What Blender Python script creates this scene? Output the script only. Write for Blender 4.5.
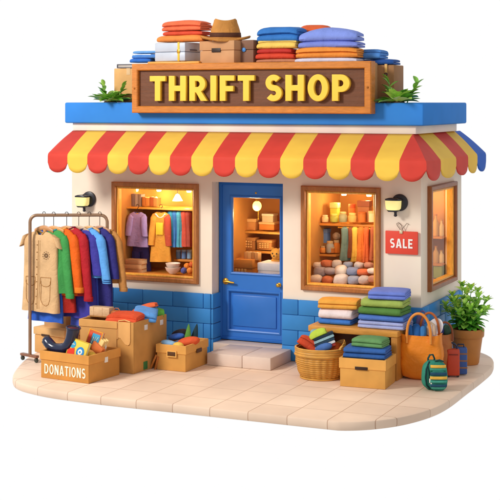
WORLD_BACK, KEY_E, FILL_E, INT = 0.56, 1340, 90, 1.35
import bpy, bmesh, math, random
from mathutils import Vector, Matrix, noise
PI = math.pi
random.seed(7)
for o in list(bpy.data.objects): bpy.data.objects.remove(o)
S = bpy.context.scene
C = S.collection
# ------------------------------------------------------------------ camera solve
TH = math.radians(24.3); FL = 1330.0; HZ = 100.0; HC = 3.38
FX, FY = -math.sin(TH), math.cos(TH)
RX, RY = math.cos(TH), math.sin(TH)
CX, CY = -17.5*FX, -17.5*FY
def ray(u, v):
    a = (u-250)/FL
    return FX+RX*a, FY+RY*a, (HZ-v)/FL
def gp(u, v, z=0.0):                       # photo point -> point on the level z
    dx, dy, dz = ray(u, v); t = (z-HC)/dz
    return CX+dx*t, CY+dy*t
def fp(u, v, Y=0.0):                       # photo point -> (x, z) on a plane parallel to the facade
    dx, dy, dz = ray(u, v); t = (Y-CY)/dy
    return CX+dx*t, HC+dz*t
def sp(u, v, X):                           # photo point -> (y, z) on a plane parallel to the side wall
    dx, dy, dz = ray(u, v); t = (X-CX)/dx
    return CY+dy*t, HC+dz*t
def dep(x, y): return (x-CX)*FX+(y-CY)*FY
def mpp(x, y): return dep(x, y)/FL         # metres per photo pixel
# ------------------------------------------------------------------ materials
def lin(h):
    h = h.lstrip('#'); c = [int(h[i:i+2], 16)/255 for i in (0, 2, 4)]
    return [(x/12.92 if x <= .04045 else ((x+.055)/1.055)**2.4) for x in c]
MC = {}
def mat(hexc, rough=.55, var=.10, scale=5.0, bump=0.0, bscale=60.0, spec=.3, emis=0.0, kind='plain', metal=0.0, sub=0.0, stretch=(1, 1, 1)):
    key = (hexc, rough, var, scale, bump, bscale, spec, emis, kind, metal, sub, stretch)
    if key in MC: return MC[key]
    m = bpy.data.materials.new(kind+'_'+hexc.lstrip('#')); m.use_nodes = True
    nt = m.node_tree; N = nt.nodes; L = nt.links
    b = N['Principled BSDF']
    b.inputs['Roughness'].default_value = rough
    b.inputs['Specular IOR Level'].default_value = spec
    b.inputs['Metallic'].default_value = metal
    c = lin(hexc)
    tc = N.new('ShaderNodeTexCoord'); mp = N.new('ShaderNodeMapping')
    L.new(tc.outputs['Object'], mp.inputs['Vector'])
    mp.inputs['Scale'].default_value = stretch
    n = N.new('ShaderNodeTexNoise'); n.inputs['Scale'].default_value = scale; n.inputs['Detail'].default_value = 4
    L.new(mp.outputs['Vector'], n.inputs['Vector'])
    r = N.new('ShaderNodeValToRGB'); L.new(n.outputs['Fac'], r.inputs['Fac'])
    lo = [max(0, x*(1-var*1.6)) for x in c]; hi = [min(.92, x*(1+var)) for x in c]
    r.color_ramp.elements[0].position = .3; r.color_ramp.elements[1].position = .7
    r.color_ramp.elements[0].color = (*lo, 1); r.color_ramp.elements[1].color = (*hi, 1)
    out = r.outputs['Color']
    if kind == 'wood':
        w = N.new('ShaderNodeTexNoise'); w.inputs['Scale'].default_value = bscale*.35; w.inputs['Detail'].default_value = 6
        mp2 = N.new('ShaderNodeMapping'); mp2.inputs['Scale'].default_value = (.12, .6, 1.0) if stretch == (1, 1, 1) else stretch
        L.new(tc.outputs['Object'], mp2.inputs['Vector']); L.new(mp2.outputs['Vector'], w.inputs['Vector'])
        mx = N.new('ShaderNodeMix'); mx.data_type = 'RGBA'; mx.blend_type = 'MULTIPLY'
        mr = N.new('ShaderNodeMapRange'); mr.inputs['To Min'].default_value = .86; mr.inputs['To Max'].default_value = 1.06
        mr.inputs['From Min'].default_value = .35; mr.inputs['From Max'].default_value = .62
        L.new(w.outputs['Fac'], mr.inputs['Value'])
        mx.inputs[0].default_value = 1
        L.new(out, mx.inputs[6]); L.new(mr.outputs['Result'], mx.inputs[7]); out = mx.outputs[2]
    if kind == 'weave':
        cb = N.new('ShaderNodeTexWave'); cb.wave_type = 'BANDS'; cb.bands_direction = 'Z'
        cb.inputs['Scale'].default_value = 12; cb.inputs['Distortion'].default_value = 1.2; cb.inputs['Detail'].default_value = 2
        L.new(tc.outputs['Object'], cb.inputs['Vector'])
        mx = N.new('ShaderNodeMix'); mx.data_type = 'RGBA'; mx.blend_type = 'MULTIPLY'
        mr = N.new('ShaderNodeMapRange'); mr.inputs['To Min'].default_value = .70; mr.inputs['To Max'].default_value = 1.1
        L.new(cb.outputs['Fac'], mr.inputs['Value']); mx.inputs[0].default_value = 1
        L.new(out, mx.inputs[6]); L.new(mr.outputs['Result'], mx.inputs[7]); out = mx.outputs[2]
        bp = N.new('ShaderNodeBump'); bp.inputs['Strength'].default_value = .5; bp.inputs['Distance'].default_value = .01
        L.new(cb.outputs['Fac'], bp.inputs['Height']); L.new(bp.outputs['Normal'], b.inputs['Normal'])
    if kind == 'tiles':
        br = N.new('ShaderNodeTexBrick'); br.offset = 0; br.squash = 1
        br.inputs['Scale'].default_value = 1; br.inputs['Brick Width'].default_value = .46; br.inputs['Row Height'].default_value = .52
        br.inputs['Mortar Size'].default_value = .0045; br.inputs['Mortar Smooth'].default_value = .4; br.inputs['Bias'].default_value = 0
        br.inputs['Color1'].default_value = (1, 1, 1, 1); br.inputs['Color2'].default_value = (.92, .90, .89, 1); br.inputs['Mortar'].default_value = (.60, .47, .40, 1)
        L.new(mp.outputs['Vector'], br.inputs['Vector']); mp.inputs['Location'].default_value = (.13, .32, 0)
        mx = N.new('ShaderNodeMix'); mx.data_type = 'RGBA'; mx.blend_type = 'MULTIPLY'; mx.inputs[0].default_value = 1
        L.new(out, mx.inputs[6]); L.new(br.outputs['Color'], mx.inputs[7]); out = mx.outputs[2]
        bp = N.new('ShaderNodeBump'); bp.invert = True; bp.inputs['Strength'].default_value = .6; bp.inputs['Distance'].default_value = .006
        L.new(br.outputs['Fac'], bp.inputs['Height']); L.new(bp.outputs['Normal'], b.inputs['Normal'])
    L.new(out, b.inputs['Base Color'])
    if bump and kind in ('plain', 'wood', 'cloth'):
        n2 = N.new('ShaderNodeTexNoise'); n2.inputs['Scale'].default_value = bscale; n2.inputs['Detail'].default_value = 5
        L.new(tc.outputs['Object'], n2.inputs['Vector'])
        bp = N.new('ShaderNodeBump'); bp.inputs['Strength'].default_value = bump; bp.inputs['Distance'].default_value = .01
        L.new(n2.outputs['Fac'], bp.inputs['Height']); L.new(bp.outputs['Normal'], b.inputs['Normal'])
    if kind == 'cloth':
        n3 = N.new('ShaderNodeTexNoise'); n3.inputs['Scale'].default_value = 13; n3.inputs['Detail'].default_value = 2; n3.inputs['Distortion'].default_value = 1.2
        L.new(tc.outputs['Object'], n3.inputs['Vector']); b3 = N.new('ShaderNodeBump'); b3.inputs['Strength'].default_value = .38; b3.inputs['Distance'].default_value = .02
        L.new(n3.outputs['Fac'], b3.inputs['Height']); L.new(bp.outputs['Normal'], b3.inputs['Normal']); L.new(b3.outputs['Normal'], b.inputs['Normal'])
        b.inputs['Sheen Weight'].default_value = .12; b.inputs['Sheen Roughness'].default_value = .4
        b.inputs['Sheen Tint'].default_value = (*[min(1, x*1.3+.1) for x in c], 1)
    if emis:
        L.new(out, b.inputs['Emission Color']); b.inputs['Emission Strength'].default_value = emis
    MC[key] = m
    return m
def desat(h, k=.10):
    h = h.lstrip('#'); c = [int(h[i:i+2], 16) for i in (0, 2, 4)]; l = .3*c[0]+.59*c[1]+.11*c[2]
    return '#%02X%02X%02X' % tuple(int(x+(l-x)*k) for x in c)
def cloth(h, var=.10):
    h = desat(h)
    return mat(h, .68, var, 6, .16, 90, .15, kind='cloth')
def wood(h, s=(1, 1, 1)): return mat(h, .42, .10, 3, .10, 60, .35, kind='wood', stretch=s)
def card(h='#C98A48'): return mat(h, .65, .08, 4, .10, 55, .15)
def paint(h, rough=.4, var=.04): return mat(h, max(rough, .5), var, 2.5, .04, 40, .15)
def lit(h, e): return mat(h, .5, .02, 3, emis=e)
def glassmat():
    m = bpy.data.materials.new('window_glass'); m.use_nodes = True; nt = m.node_tree; nt.nodes.clear()
    o = nt.nodes.new('ShaderNodeOutputMaterial'); mx = nt.nodes.new('ShaderNodeMixShader')
    t = nt.nodes.new('ShaderNodeBsdfTransparent'); g = nt.nodes.new('ShaderNodeBsdfGlossy'); g.inputs['Roughness'].default_value = .08
    t.inputs['Color'].default_value = (1, .985, .95, 1)
    f = nt.nodes.new('ShaderNodeFresnel'); f.inputs['IOR'].default_value = 1.16
    nt.links.new(f.outputs[0], mx.inputs[0]); nt.links.new(t.outputs[0], mx.inputs[1]); nt.links.new(g.outputs[0], mx.inputs[2]); nt.links.new(mx.outputs[0], o.inputs[0])
    return m
GLASS = glassmat()
# ------------------------------------------------------------------ mesh helpers
def bm_new(): return bmesh.new()
def box(bm, x0, x1, y0, y1, z0, z1, bev=.008, mi=0, M=None, seg=2, taper=None):
    b = bmesh.new()
    vs = []
    for (x, y, z) in [(x0, y0, z0), (x1, y0, z0), (x1, y1, z0), (x0, y1, z0), (x0, y0, z1), (x1, y0, z1), (x1, y1, z1), (x0, y1, z1)]:
        if taper and z == z0:
            cx, cy = (x0+x1)/2, (y0+y1)/2; x = cx+(x-cx)*taper; y = cy+(y-cy)*taper
        vs.append(b.verts.new((x, y, z)))
    for f in [(3, 2, 1, 0), (4, 5, 6, 7), (0, 1, 5, 4), (1, 2, 6, 5), (2, 3, 7, 6), (3, 0, 4, 7)]: b.faces.new([vs[i] for i in f])
    mn = min(abs(x1-x0), abs(y1-y0), abs(z1-z0))
    if bev: bmesh.ops.bevel(b, geom=list(b.edges), offset=min(bev, mn*.45), segments=seg, profile=.5, affect='EDGES')
    merge(bm, b, mi, M)
def merge(bm, b, mi=0, M=None):
    if M is not None: bmesh.ops.transform(b, matrix=M, verts=b.verts)
    mp = {}
    for v in b.verts: mp[v] = bm.verts.new(v.co)
    for f in b.faces:
        try: nf = bm.faces.new([mp[v] for v in f.verts]); nf.material_index = mi if mi is not None else f.material_index
        except ValueError: pass
    b.free()
def loft(bm, rings, closed=True, cap0=True, cap1=True, mi=0, M=None):
    R = [[bm.verts.new(M @ Vector(p) if M is not None else Vector(p)) for p in r] for r in rings]
    n = len(R[0])
    for a, b in zip(R, R[1:]):
        for i in range(n if closed else n-1):
            j = (i+1) % n
            f = bm.faces.new((a[i], a[j], b[j], b[i])); f.material_index = mi
    if cap0: f = bm.faces.new(R[0][::-1]); f.material_index = mi
    if cap1: f = bm.faces.new(R[-1]); f.material_index = mi
    return R
def tube(bm, pts, r, n=10, mi=0, cap=True, M=None):
    pts = [Vector(p) for p in pts]; rings = []
    up = Vector((0, 0, 1)); prev = None
    for i, p in enumerate(pts):
        d = (pts[min(i+1, len(pts)-1)]-pts[max(i-1, 0)]).normalized()
        if prev is None:
            a = d.cross(up)
            if a.length < .01: a = d.cross(Vector((1, 0, 0)))
            a.normalize()
        else: a = (prev-d*prev.dot(d)).normalized()
        prev = a; b = d.cross(a); rr = r[i] if isinstance(r, (list, tuple)) else r
        rings.append([p+(a*math.cos(2*PI*k/n)+b*math.sin(2*PI*k/n))*rr for k in range(n)])
    loft(bm, rings, True, cap, cap, mi, M)
def lathe(bm, prof, n=32, mi=0, M=None, cap0=True, cap1=True, sx=1, sy=1):
    loft(bm, [[(r*math.cos(2*PI*k/n)*sx, r*math.sin(2*PI*k/n)*sy, z) for k in range(n)] for r, z in prof], True, cap0, cap1, mi, M)
def blob(bm, c, r, e=1.0, nu=20, nv=12, mi=0, M=None, seed=0, nz=0.0):
    def sg(a, e): return math.copysign(abs(a)**e, a)
    rings = []
    for j in range(1, nv):
        ph = -PI/2+PI*j/nv; ring = []
        for i in range(nu):
            t = 2*PI*i/nu
            p = Vector((sg(math.cos(ph), e)*sg(math.cos(t), e)*r[0], sg(math.cos(ph), e)*sg(math.sin(t), e)*r[1], sg(math.sin(ph), e)*r[2]))
            if nz: p *= 1+nz*noise.noise(p*6/max(r)*.2+Vector((seed*3.1, seed, 0)))
            ring.append(p+Vector(c))
        rings.append(ring)
    R = loft(bm, rings, True, False, False, mi, M)
    a = Vector(c)-Vector((0, 0, r[2])); b2 = Vector(c)+Vector((0, 0, r[2]))
    if M is not None: a = M@a; b2 = M@b2
    a = bm.verts.new(a); b2 = bm.verts.new(b2)
    for i in range(nu):
        j = (i+1) % nu
        bm.faces.new((a, R[0][j], R[0][i])).material_index = mi; bm.faces.new((b2, R[-1][i], R[-1][j])).material_index = mi
def frame(bm, x0, x1, z0, z1, prof, mi=0):
    # prof: list of (inset, y): a mitred moulding swept round a rectangle
    rings = [[(x0+i, y, z0+i), (x1-i, y, z0+i), (x1-i, y, z1-i), (x0+i, y, z1-i)] for i, y in prof]
    R = [[bm.verts.new(p) for p in r] for r in rings]
    for a, b in zip(R, R[1:]+[R[0]]):
        for i in range(4):
            j = (i+1) % 4; bm.faces.new((a[i], b[i], b[j], a[j])).material_index = mi
def wall_holes(bm, a0, a1, z0, z1, holes, d0, d1, axis='x', mi=0):
    xs = sorted({a0, a1, *[h[0] for h in holes], *[h[1] for h in holes]}); zs = sorted({z0, z1, *[h[2] for h in holes], *[h[3] for h in holes]})
    def solid(i, j):
        if i < 0 or j < 0 or i >= len(xs)-1 or j >= len(zs)-1: return False
        cx, cz = (xs[i]+xs[i+1])/2, (zs[j]+zs[j+1])/2
        return not any(h[0] < cx < h[1] and h[2] < cz < h[3] for h in holes)
    vc = {}
    def V(a, d, z):
        k = (round(a, 5), round(d, 5), round(z, 5))
        if k not in vc: vc[k] = bm.verts.new((a, d, z) if axis == 'x' else (d, a, z))
        return vc[k]
    for i in range(len(xs)-1):
        for j in range(len(zs)-1):
            if not solid(i, j): continue
            A, B, Z0, Z1 = xs[i], xs[i+1], zs[j], zs[j+1]
            q = [(V(A, d0, Z0), V(B, d0, Z0), V(B, d0, Z1), V(A, d0, Z1)), (V(A, d1, Z0), V(A, d1, Z1), V(B, d1, Z1), V(B, d1, Z0))]
            if not solid(i-1, j): q.append((V(A, d0, Z0), V(A, d0, Z1), V(A, d1, Z1), V(A, d1, Z0)))
            if not solid(i+1, j): q.append((V(B, d0, Z0), V(B, d1, Z0), V(B, d1, Z1), V(B, d0, Z1)))
            if not solid(i, j-1): q.append((V(A, d0, Z0), V(A, d1, Z0), V(B, d1, Z0), V(B, d0, Z0)))
            if not solid(i, j+1): q.append((V(A, d0, Z1), V(B, d0, Z1), V(B, d1, Z1), V(A, d1, Z1)))
            for f in q: bm.faces.new(f).material_index = mi
from mathutils.bvhtree import BVHTree
def skin_y(o):                                   # how far forward the front of a garment is at (x, z)
    t = BVHTree.FromPolygons([v.co for v in o.data.vertices], [p.vertices for p in o.data.polygons])
    def f(x, z):
        h = t.ray_cast(Vector((x, -1, z)), Vector((0, 1, 0)))
        return h[0].y if h[0] is not None else -.03
    return f
def obj(name, bm, m, parent=None, smooth=35, loc=None, rot=None, fix=True):
    if fix: bmesh.ops.recalc_face_normals(bm, faces=bm.faces)
    me = bpy.data.meshes.new(name); bm.to_mesh(me); bm.free()
    for x in (m if isinstance(m, (list, tuple)) else [m]): me.materials.append(x)
    if smooth:
        for p in me.polygons: p.use_smooth = True
        me.set_sharp_from_angle(angle=math.radians(smooth))
    o = bpy.data.objects.new(name, me); C.objects.link(o)
    if parent: o.parent = parent
    if loc: o.location = loc
    if rot is not None: o.rotation_euler = rot if isinstance(rot, (tuple, list)) else (0, 0, rot)
    return o
def tag(o, label, cat, group=None):
    o['label'] = label; o['category'] = cat
    if group: o['group'] = group
    return o
def thing(name, label, cat, loc=(0, 0, 0), rot=0, group=None):
    o = bpy.data.objects.new(name, None); C.objects.link(o); o.empty_display_size = .1
    o.location = loc; o.rotation_euler = rot if isinstance(rot, (tuple, list)) else (0, 0, rot)
    return tag(o, label, cat, group)
def struct(o): o['kind'] = 'structure'; return o
def smoothstep(a, b, x):
    t = max(0, min(1, (x-a)/(b-a))); return t*t*(3-2*t)
# ------------------------------------------------------------------ lettering
def arc(cx, cy, rx, ry, a0, a1, n=14): return [(cx+rx*math.cos(math.radians(a0+(a1-a0)*i/n)), cy+ry*math.sin(math.radians(a0+(a1-a0)*i/n))) for i in range(n+1)]
def ribbon(pts, s):
    L, Rr = [], []
    for i, p in enumerate(pts):
        a = pts[max(i-1, 0)]; b = pts[min(i+1, len(pts)-1)]
        dx, dy = b[0]-a[0], b[1]-a[1]; l = math.hypot(dx, dy); nx, ny = -dy/l*s/2, dx/l*s/2
        L.append((p[0]+nx, p[1]+ny)); Rr.append((p[0]-nx, p[1]-ny))
    return L+Rr[::-1]
def glyph(ch, s):
    h = s*.86
    if ch == 'T': w = .46+s*.9; c = w/2; return w, [[(0, 1), (0, 1-h), (c-s/2, 1-h), (c-s/2, 0), (c+s/2, 0), (c+s/2, 1-h), (w, 1-h), (w, 1)]]
    if ch == 'H': w = .42+s*1.35; m = .5; return w, [[(0, 0), (s, 0), (s, m-h/2), (w-s, m-h/2), (w-s, 0), (w, 0), (w, 1), (w-s, 1), (w-s, m+h/2), (s, m+h/2), (s, 1), (0, 1)]]
    if ch == 'I': return s, [[(0, 0), (s, 0), (s, 1), (0, 1)]]
    if ch == 'F': w = .36+s; return w, [[(0, 0), (s, 0), (s, .5-h*.6), (w-.04, .5-h*.6), (w-.04, .5+h*.4), (s, .5+h*.4), (s, 1-h), (w, 1-h), (w, 1), (0, 1)]]
    if ch == 'E': w = .36+s; return w, [[(0, 0), (w, 0), (w, h), (s, h), (s, .5-h*.5), (w-.05, .5-h*.5), (w-.05, .5+h*.5), (s, .5+h*.5), (s, 1-h), (w, 1-h), (w, 1), (0, 1)]]
    if ch == 'L': w = .34+s; return w, [[(0, 0), (w, 0), (w, h), (s, h), (s, 1), (0, 1)]]
    if ch in 'PR':
        r = .325; cx = .14+s*.9; w = cx+r; cy = 1-r
        hole = [(s, cy-r+h), (cx-.02, cy-r+h)]+arc(cx-.02, cy, w-s-(cx-.02), r-h, -90, 90)[1:]+[(s, cy+r-h)]
        if ch == 'P': return w, [[(0, 0), (s, 0), (s, cy-r)]+arc(cx, cy, r, r, -90, 90)+[(0, 1)], hole]
        g = w+.06
        return g, [[(0, 0), (s, 0), (s, cy-r), (s+.07, cy-r), (g-s*1.12, 0), (g, 0), (cx+.12, cy-r+.045)]+arc(cx, cy, r, r, -62, 90)+[(0, 1)], hole]
    if ch == 'O': w = .50+s*1.3; return w, [arc(w/2, .5, w/2, .515, 0, 360, 40)[:-1], arc(w/2, .5, w/2-s, .515-h, 0, 360, 40)[:-1]]
    if ch == 'D': r = .5; cx = .16+s*.6; w = cx+.42; return w, [[(0, 0)]+arc(cx, .5, .42, .5, -90, 90, 20)+[(0, 1)], [(s, h)]+arc(cx, .5, .42-s, .5-h, -90, 90, 20)+[(s, 1-h)]]
    if ch == 'N': w = .44+s*1.35; k = s*1.15; return w, [[(0, 0), (s, 0), (s, .62), (w-k, 0), (w, 0), (w, 1), (w-s, 1), (w-s, .38), (k, 1), (0, 1)]]
    if ch == 'A':
        w = .56+s; c = w/2; t = s*.62; k = s*1.12
        def xe(y): return (c-t)*y            # outer left edge
        def xi(y): return k+(c-k)*min(1, y/.74)
        y1, y2 = .2, .2+h*.85
        return w, [[(0, 0), (k, 0), (xi(y1)-.0, y1), (w-xi(y1), y1), (w-k, 0), (w, 0), (c+t, 1), (c-t, 1)], [(xi(y2), y2), (w-xi(y2), y2), (c, .76)]]
    if ch == 'S':
        w = .44+s*.9; rx = w/2-s/2; c = w/2
        ry = (.5-h/2)/2+.004; top = arc(c, .5+ry, rx, ry, 38, 255, 20); bot = arc(c, .5-ry, rx+.01, ry, 75, -142, 20)
        return w, [ribbon(top+bot, s*.93)]
    return .3, []
def text(s, name, height, stroke, depth, m, parent, width=None, gap=.13, bevel=.0, space=.3):
    cu = bpy.data.curves.new(name, 'CURVE'); cu.dimensions = '2D'; cu.fill_mode = 'BOTH'; cu.extrude = depth/2; cu.bevel_depth = bevel; cu.bevel_resolution = 2
    x = 0; loops = []
    for ch in s:
        if ch == ' ': x += space; continue
        w, ls = glyph(ch, stroke)
        for l in ls: loops.append([(p[0]+x, p[1]) for p in l])
        x += w+gap
    tot = x-gap; sx = (width/tot) if width else height
    for l in loops:
        sp_ = cu.splines.new('POLY'); sp_.points.add(len(l)-1)
        for i, p in enumerate(l): sp_.points[i].co = ((p[0]-tot/2)*sx, (p[1]-.5)*height, 0, 1)
        sp_.use_cyclic_u = True
    t = bpy.data.objects.new('tmp', cu); C.objects.link(t); bpy.context.view_layer.update()
    me = bpy.data.meshes.new_from_object(t); bpy.data.objects.remove(t)
    me.transform(Matrix.Rotation(PI/2, 4, 'X')); me.name = name
    me.materials.clear(); me.materials.append(m)
    o = bpy.data.objects.new(name, me); C.objects.link(o); o.parent = parent
    return o
# ------------------------------------------------------------------ soft goods
def folded(bm, w, d, h, layers=4, seed=0, puff=.0, mi=0, M=None, soft=1.0, roll=0):
    """a cloth folded to and fro: fold lines run along x, rounded folds face -y"""
    t = h/layers; r = t/2; path = []
    rnd = random.Random(seed)
    for k in range(layers):
        z = t*(k+.5); fr = -d/2+r+rnd.uniform(0, .03)*d; bk = d/2-r-rnd.uniform(0, .05)*d
        seg = [(bk, z), (bk*.5, z), (0, z), (fr*.5, z), (fr, z)]
        if k % 2: seg = seg[::-1]
        path += seg
        if k < layers-1:
            cy, sgn = (seg[-1][0], -1 if k % 2 == 0 else 1)
            for a in (-60, -25, 25, 60): path.append((cy+sgn*math.cos(math.radians(a))*r*1.05, z+r+math.sin(math.radians(a))*r))
    n = len(path); nx = 12; rings = []
    for i in range(nx+1):
        # cluster stations at the ends
        q = i/nx; xx = -math.cos(q*PI); x = xx*w/2
        end = max(0, 1-((1-abs(xx))/.05)) if abs(xx) > .95 else 0
        th = r*.985*(1-.22*end)
        up, dn = [], []
        for k, (y, z) in enumerate(path):
            a = path[max(k-1, 0)]; b = path[min(k+1, n-1)]
            dy, dz = b[0]-a[0], b[1]-a[1]; l = math.hypot(dy, dz) or 1; ny, nz_ = -dz/l, dy/l
            e = (.8 if k in (0, n-1) else 1)*th
            up.append((y+ny*e, z+nz_*e)); dn.append((y-ny*e, z-nz_*e))
        ring = []
        for (y, z) in up+dn[::-1]:
            q1 = noise.noise(Vector((x*3.2+seed*7.7, y*3.2, z*9)))*.035*soft
            q2 = noise.noise(Vector((x*2.1+seed*3.3, seed, z*6)))*.05*soft
            zf = z/h
            zz = z+zf*(q1*h*1.6)+zf*puff*(1-xx*xx)*(1-min(1, (2*y/d)**2)*.8)-zf*soft*.13*h*(abs(xx)**5)-zf*.10*h*(abs(2*y/d)**5 if abs(2*y/d) < 1.3 else 1)
            ring.append((x*(1-.02*zf)+q1*.25*w*.1, y*(1-.10*abs(xx)**5)+q2*d*.4, max(0.0005, zz)))
        rings.append(ring)
    loft(bm, rings, True, True, True, mi, M)
def add_fold(name, label, cat, hexc, w, d, h, loc, rot=0, layers=4, seed=0, puff=0, group=None, var=.1, soft=1.0):
    b = bm_new(); folded(b, w, d, h, layers, seed, puff, soft=soft)
    o = obj(name, b, cloth(hexc, var), None, 50, loc, rot); return tag(o, label, cat, group)
def leaf(bm, base, az, el, L, W, droop=.5, mi=0, n=6, cup=.25):
    base = Vector(base); d = Vector((math.cos(az), math.sin(az), 0)); side = Vector((-math.sin(az), math.cos(az), 0))
    p = base.copy(); rows = []; e = el
    for i in range(n+1):
        t = i/n; wd = W*math.sin(PI*min(1, t*.92+.06))**.8
        if i == n: wd = W*.03
        up = Vector((-d.x*math.sin(e), -d.y*math.sin(e), math.cos(e)))
        rows.append([p+side*wd/2+up*wd*cup, p, p-side*wd/2+up*wd*cup])
        e -= droop/n
        p = p+(d*math.cos(e)+Vector((0, 0, 1))*math.sin(e))*L/n
    V = [[bm.verts.new(q) for q in r] for r in rows]
    for a, b in zip(V, V[1:]):
        for i in (0, 1): bm.faces.new((a[i], a[i+1], b[i+1], b[i])).material_index = mi
# garments: local frame x = width, y = thickness, z = 0 at shoulder
def body(bm, ws, wh, L, t=.05, seed=0, rip=.02, neck=.08, k=5, mi=0, n=40, vneck=0.0, zs=.07):
    rings = []; rows = 16
    for j in range(rows+1):
        q = j/rows
        if j < 4:
            f = j/4; z = .015-(zs+.015)*f**1.3; hw = neck+(ws/2-neck)*f**.75; tt = t*(.45+.4*f)
        else:
            f = (j-4)/(rows-4); z = -zs-(L-zs)*f; hw = ws/2+(wh/2-ws/2)*smoothstep(0, 1, f)-math.sin(PI*f)*.012; tt = t*(.85+.35*f)
        ring = []
        for i in range(n):
            a = 2*PI*i/n; ca, sa = math.cos(a), math.sin(a)
            amp = rip*max(0, q-.25)*1.3
            rp = 1+0*q
            x = hw*math.copysign(abs(ca)**.75, ca)
            y = tt*math.copysign(abs(sa)**.8, sa)+amp*math.sin(x/hw*k*PI/2+seed*1.7+q*1.2)*(1 if sa < 0 else .8)+noise.noise(Vector((x*7+seed, z*5, seed*.7)))*.018*q
            zz = z+noise.noise(Vector((x*4, seed*2.2, 0)))*.02*q
            if j == 0: zz -= vneck*(1-abs(ca))*(1 if sa < 0 else .2)
            if j == 1: zz -= .6*vneck*(1-abs(ca))*(1 if sa < 0 else .2)
            ring.append((x, y, zz))
        rings.append(ring)
    loft(bm, rings, True, False, False, mi)
def sleeve(bm, ws, L, r0=.075, r1=.055, out=.07, side=1, seed=0, mi=0, fwd=-.02, zs=.05):
    rings = []; rows = 12; n = 18
    for j in range(rows+1):
        q = j/rows
        cx = side*(ws/2-.055+out*(q**.8)); cz = -zs-L*q; cy = fwd*math.sin(q*PI*.6)*1.5
        r = (r0+(r1-r0)*q)*(1 if j else .55)
        ring = []
        for i in range(n):
            a = 2*PI*i/n
            rr = r*(1+.10*noise.noise(Vector((math.cos(a)*1.5+seed, math.sin(a)*1.5, q*5))))
            ring.append((cx+rr*math.cos(a)*.95, cy+rr*.62*math.sin(a), cz+(.03*math.sin(a*2+seed)*(0) + (.02*side*math.cos(a) if j == 0 else 0))))
        rings.append(ring)
    loft(bm, rings, True, True, False, mi)
    return rings[-1]
# ================================================================== THE SETTING
def catmull(P, n=8, closed=True):
    out = []; m = len(P)
    for i in range(m if closed else m-1):
        p0, p1, p2, p3 = [Vector((*P[(i+k-1) % m], 0)) if closed else Vector((*P[max(0, min(m-1, i+k-1))], 0)) for k in range(4)]
        for j in range(n):
            t = j/n
            out.append(.5*((2*p1)+(-p0+p2)*t+(2*p0-5*p1+4*p2-p3)*t*t+(-p0+3*p1-3*p2+p3)*t**3))
    return out
FRONT = -2.825
c1 = [gp(401, 421), gp(414, 417), gp(436, 407)]
outl = [(-.7, FRONT), (.3, FRONT), (1.3, FRONT), (2.1, FRONT), (2.35, -2.80)] + [(2.62, -2.62), (2.86, -2.30), (3.02, -1.85), (3.08, -1.35), (3.08, -.6), (3.08, .1), (3.05, .75), (2.92, 1.25), (2.68, 1.58), (2.3, 1.78), (1.8, 1.88), (1, 1.9), (0, 1.9), (-1.2, 1.9), (-2.2, 1.86), (-2.7, 1.6), (-2.9, 1.1), (-2.92, .4), (-2.86, -.3), (-2.74, -.95), (-2.49, -1.64), (-2.06, -2.42), (-1.5, -2.73)]
P = catmull(outl, 6)
b = bm_new(); TH_S = .105
def ring_at(off, z):
    r = []; n = len(P)
    for i in range(n):
        t = (P[(i+1) % n]-P[i-1]).normalized(); nn = Vector((t.y, -t.x, 0)); q = P[i]-nn*off; r.append((q.x, q.y, z))
    return r
loft(b, [ring_at(.03, -TH_S), ring_at(.008, -TH_S+.008), ring_at(0, -TH_S+.03), ring_at(0, -.022), ring_at(.006, -.008), ring_at(.022, 0)], True, True, True)
slab = struct(obj('pavement', b, mat('#F0D2B8', .5, .07, 1.3, kind='tiles', spec=.25), None, 30))
# ================================================================== THE SHOP
shop = thing('shop_building', 'cream walled shop with blue painted fascia, blue block base and striped awning', 'building', (0, 0, 0))
XL, XR, YB = -2.735, 2.333, 1.78
ZT = 3.34
cream = paint('#F8E4CF', .55, .03); creamd = paint('#E8D3C2', .55, .03)
W1 = (fp(113, 0)[0], fp(199, 0)[0], .915, 2.255); W2 = (fp(302, 0)[0], fp(381, 0)[0], .93, 2.275)
DX0, DX1, DZ1 = -.556, .47, 2.29
fw = .055
b = bm_new()
wall_holes(b, XL, XR, 0.0, 2.82, [(W1[0]+fw, W1[1]-fw, W1[2]+fw, W1[3]-fw), (W2[0]+fw, W2[1]-fw, W2[2]+fw, W2[3]-fw), (DX0, DX1, 0.0, DZ1)], 0, .10)
obj('wall', b, cream, shop, 20)
SW = (.275, 1.50, .955, 2.29)
b = bm_new()
wall_holes(b, .102, YB, 0, 2.82, [(SW[0]+fw, SW[1]-fw, SW[2]+fw, SW[3]-fw)], XR, XR-.10, 'y')
obj('wall', b, cream, shop, 20)
b = bm_new(); box(b, XL, XL+.1, .102, YB, 0, 2.82, 0); obj('wall', b, cream, shop, 20)
b = bm_new(); box(b, XL, XR, YB+.002, YB+.1, 0, 2.82, 0); obj('wall', b, cream, shop, 20)
b = bm_new(); box(b, XL+.02, 2.19, .003, YB+.03, 2.822, 2.953, 0); obj('upper_wall', b, cream, shop, 20)
# jambs of the door recess
b = bm_new()
box(b, DX0-.08, DX0, .102, .30, 0.0, DZ1, .004); box(b, DX1, DX1+.08, .102, .30, 0, DZ1, .004); box(b, DX0-.08, DX1+.08, .102, .30, DZ1+.002, DZ1+.08, .004)
obj('door_surround', b, cream, shop, 20)
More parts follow.
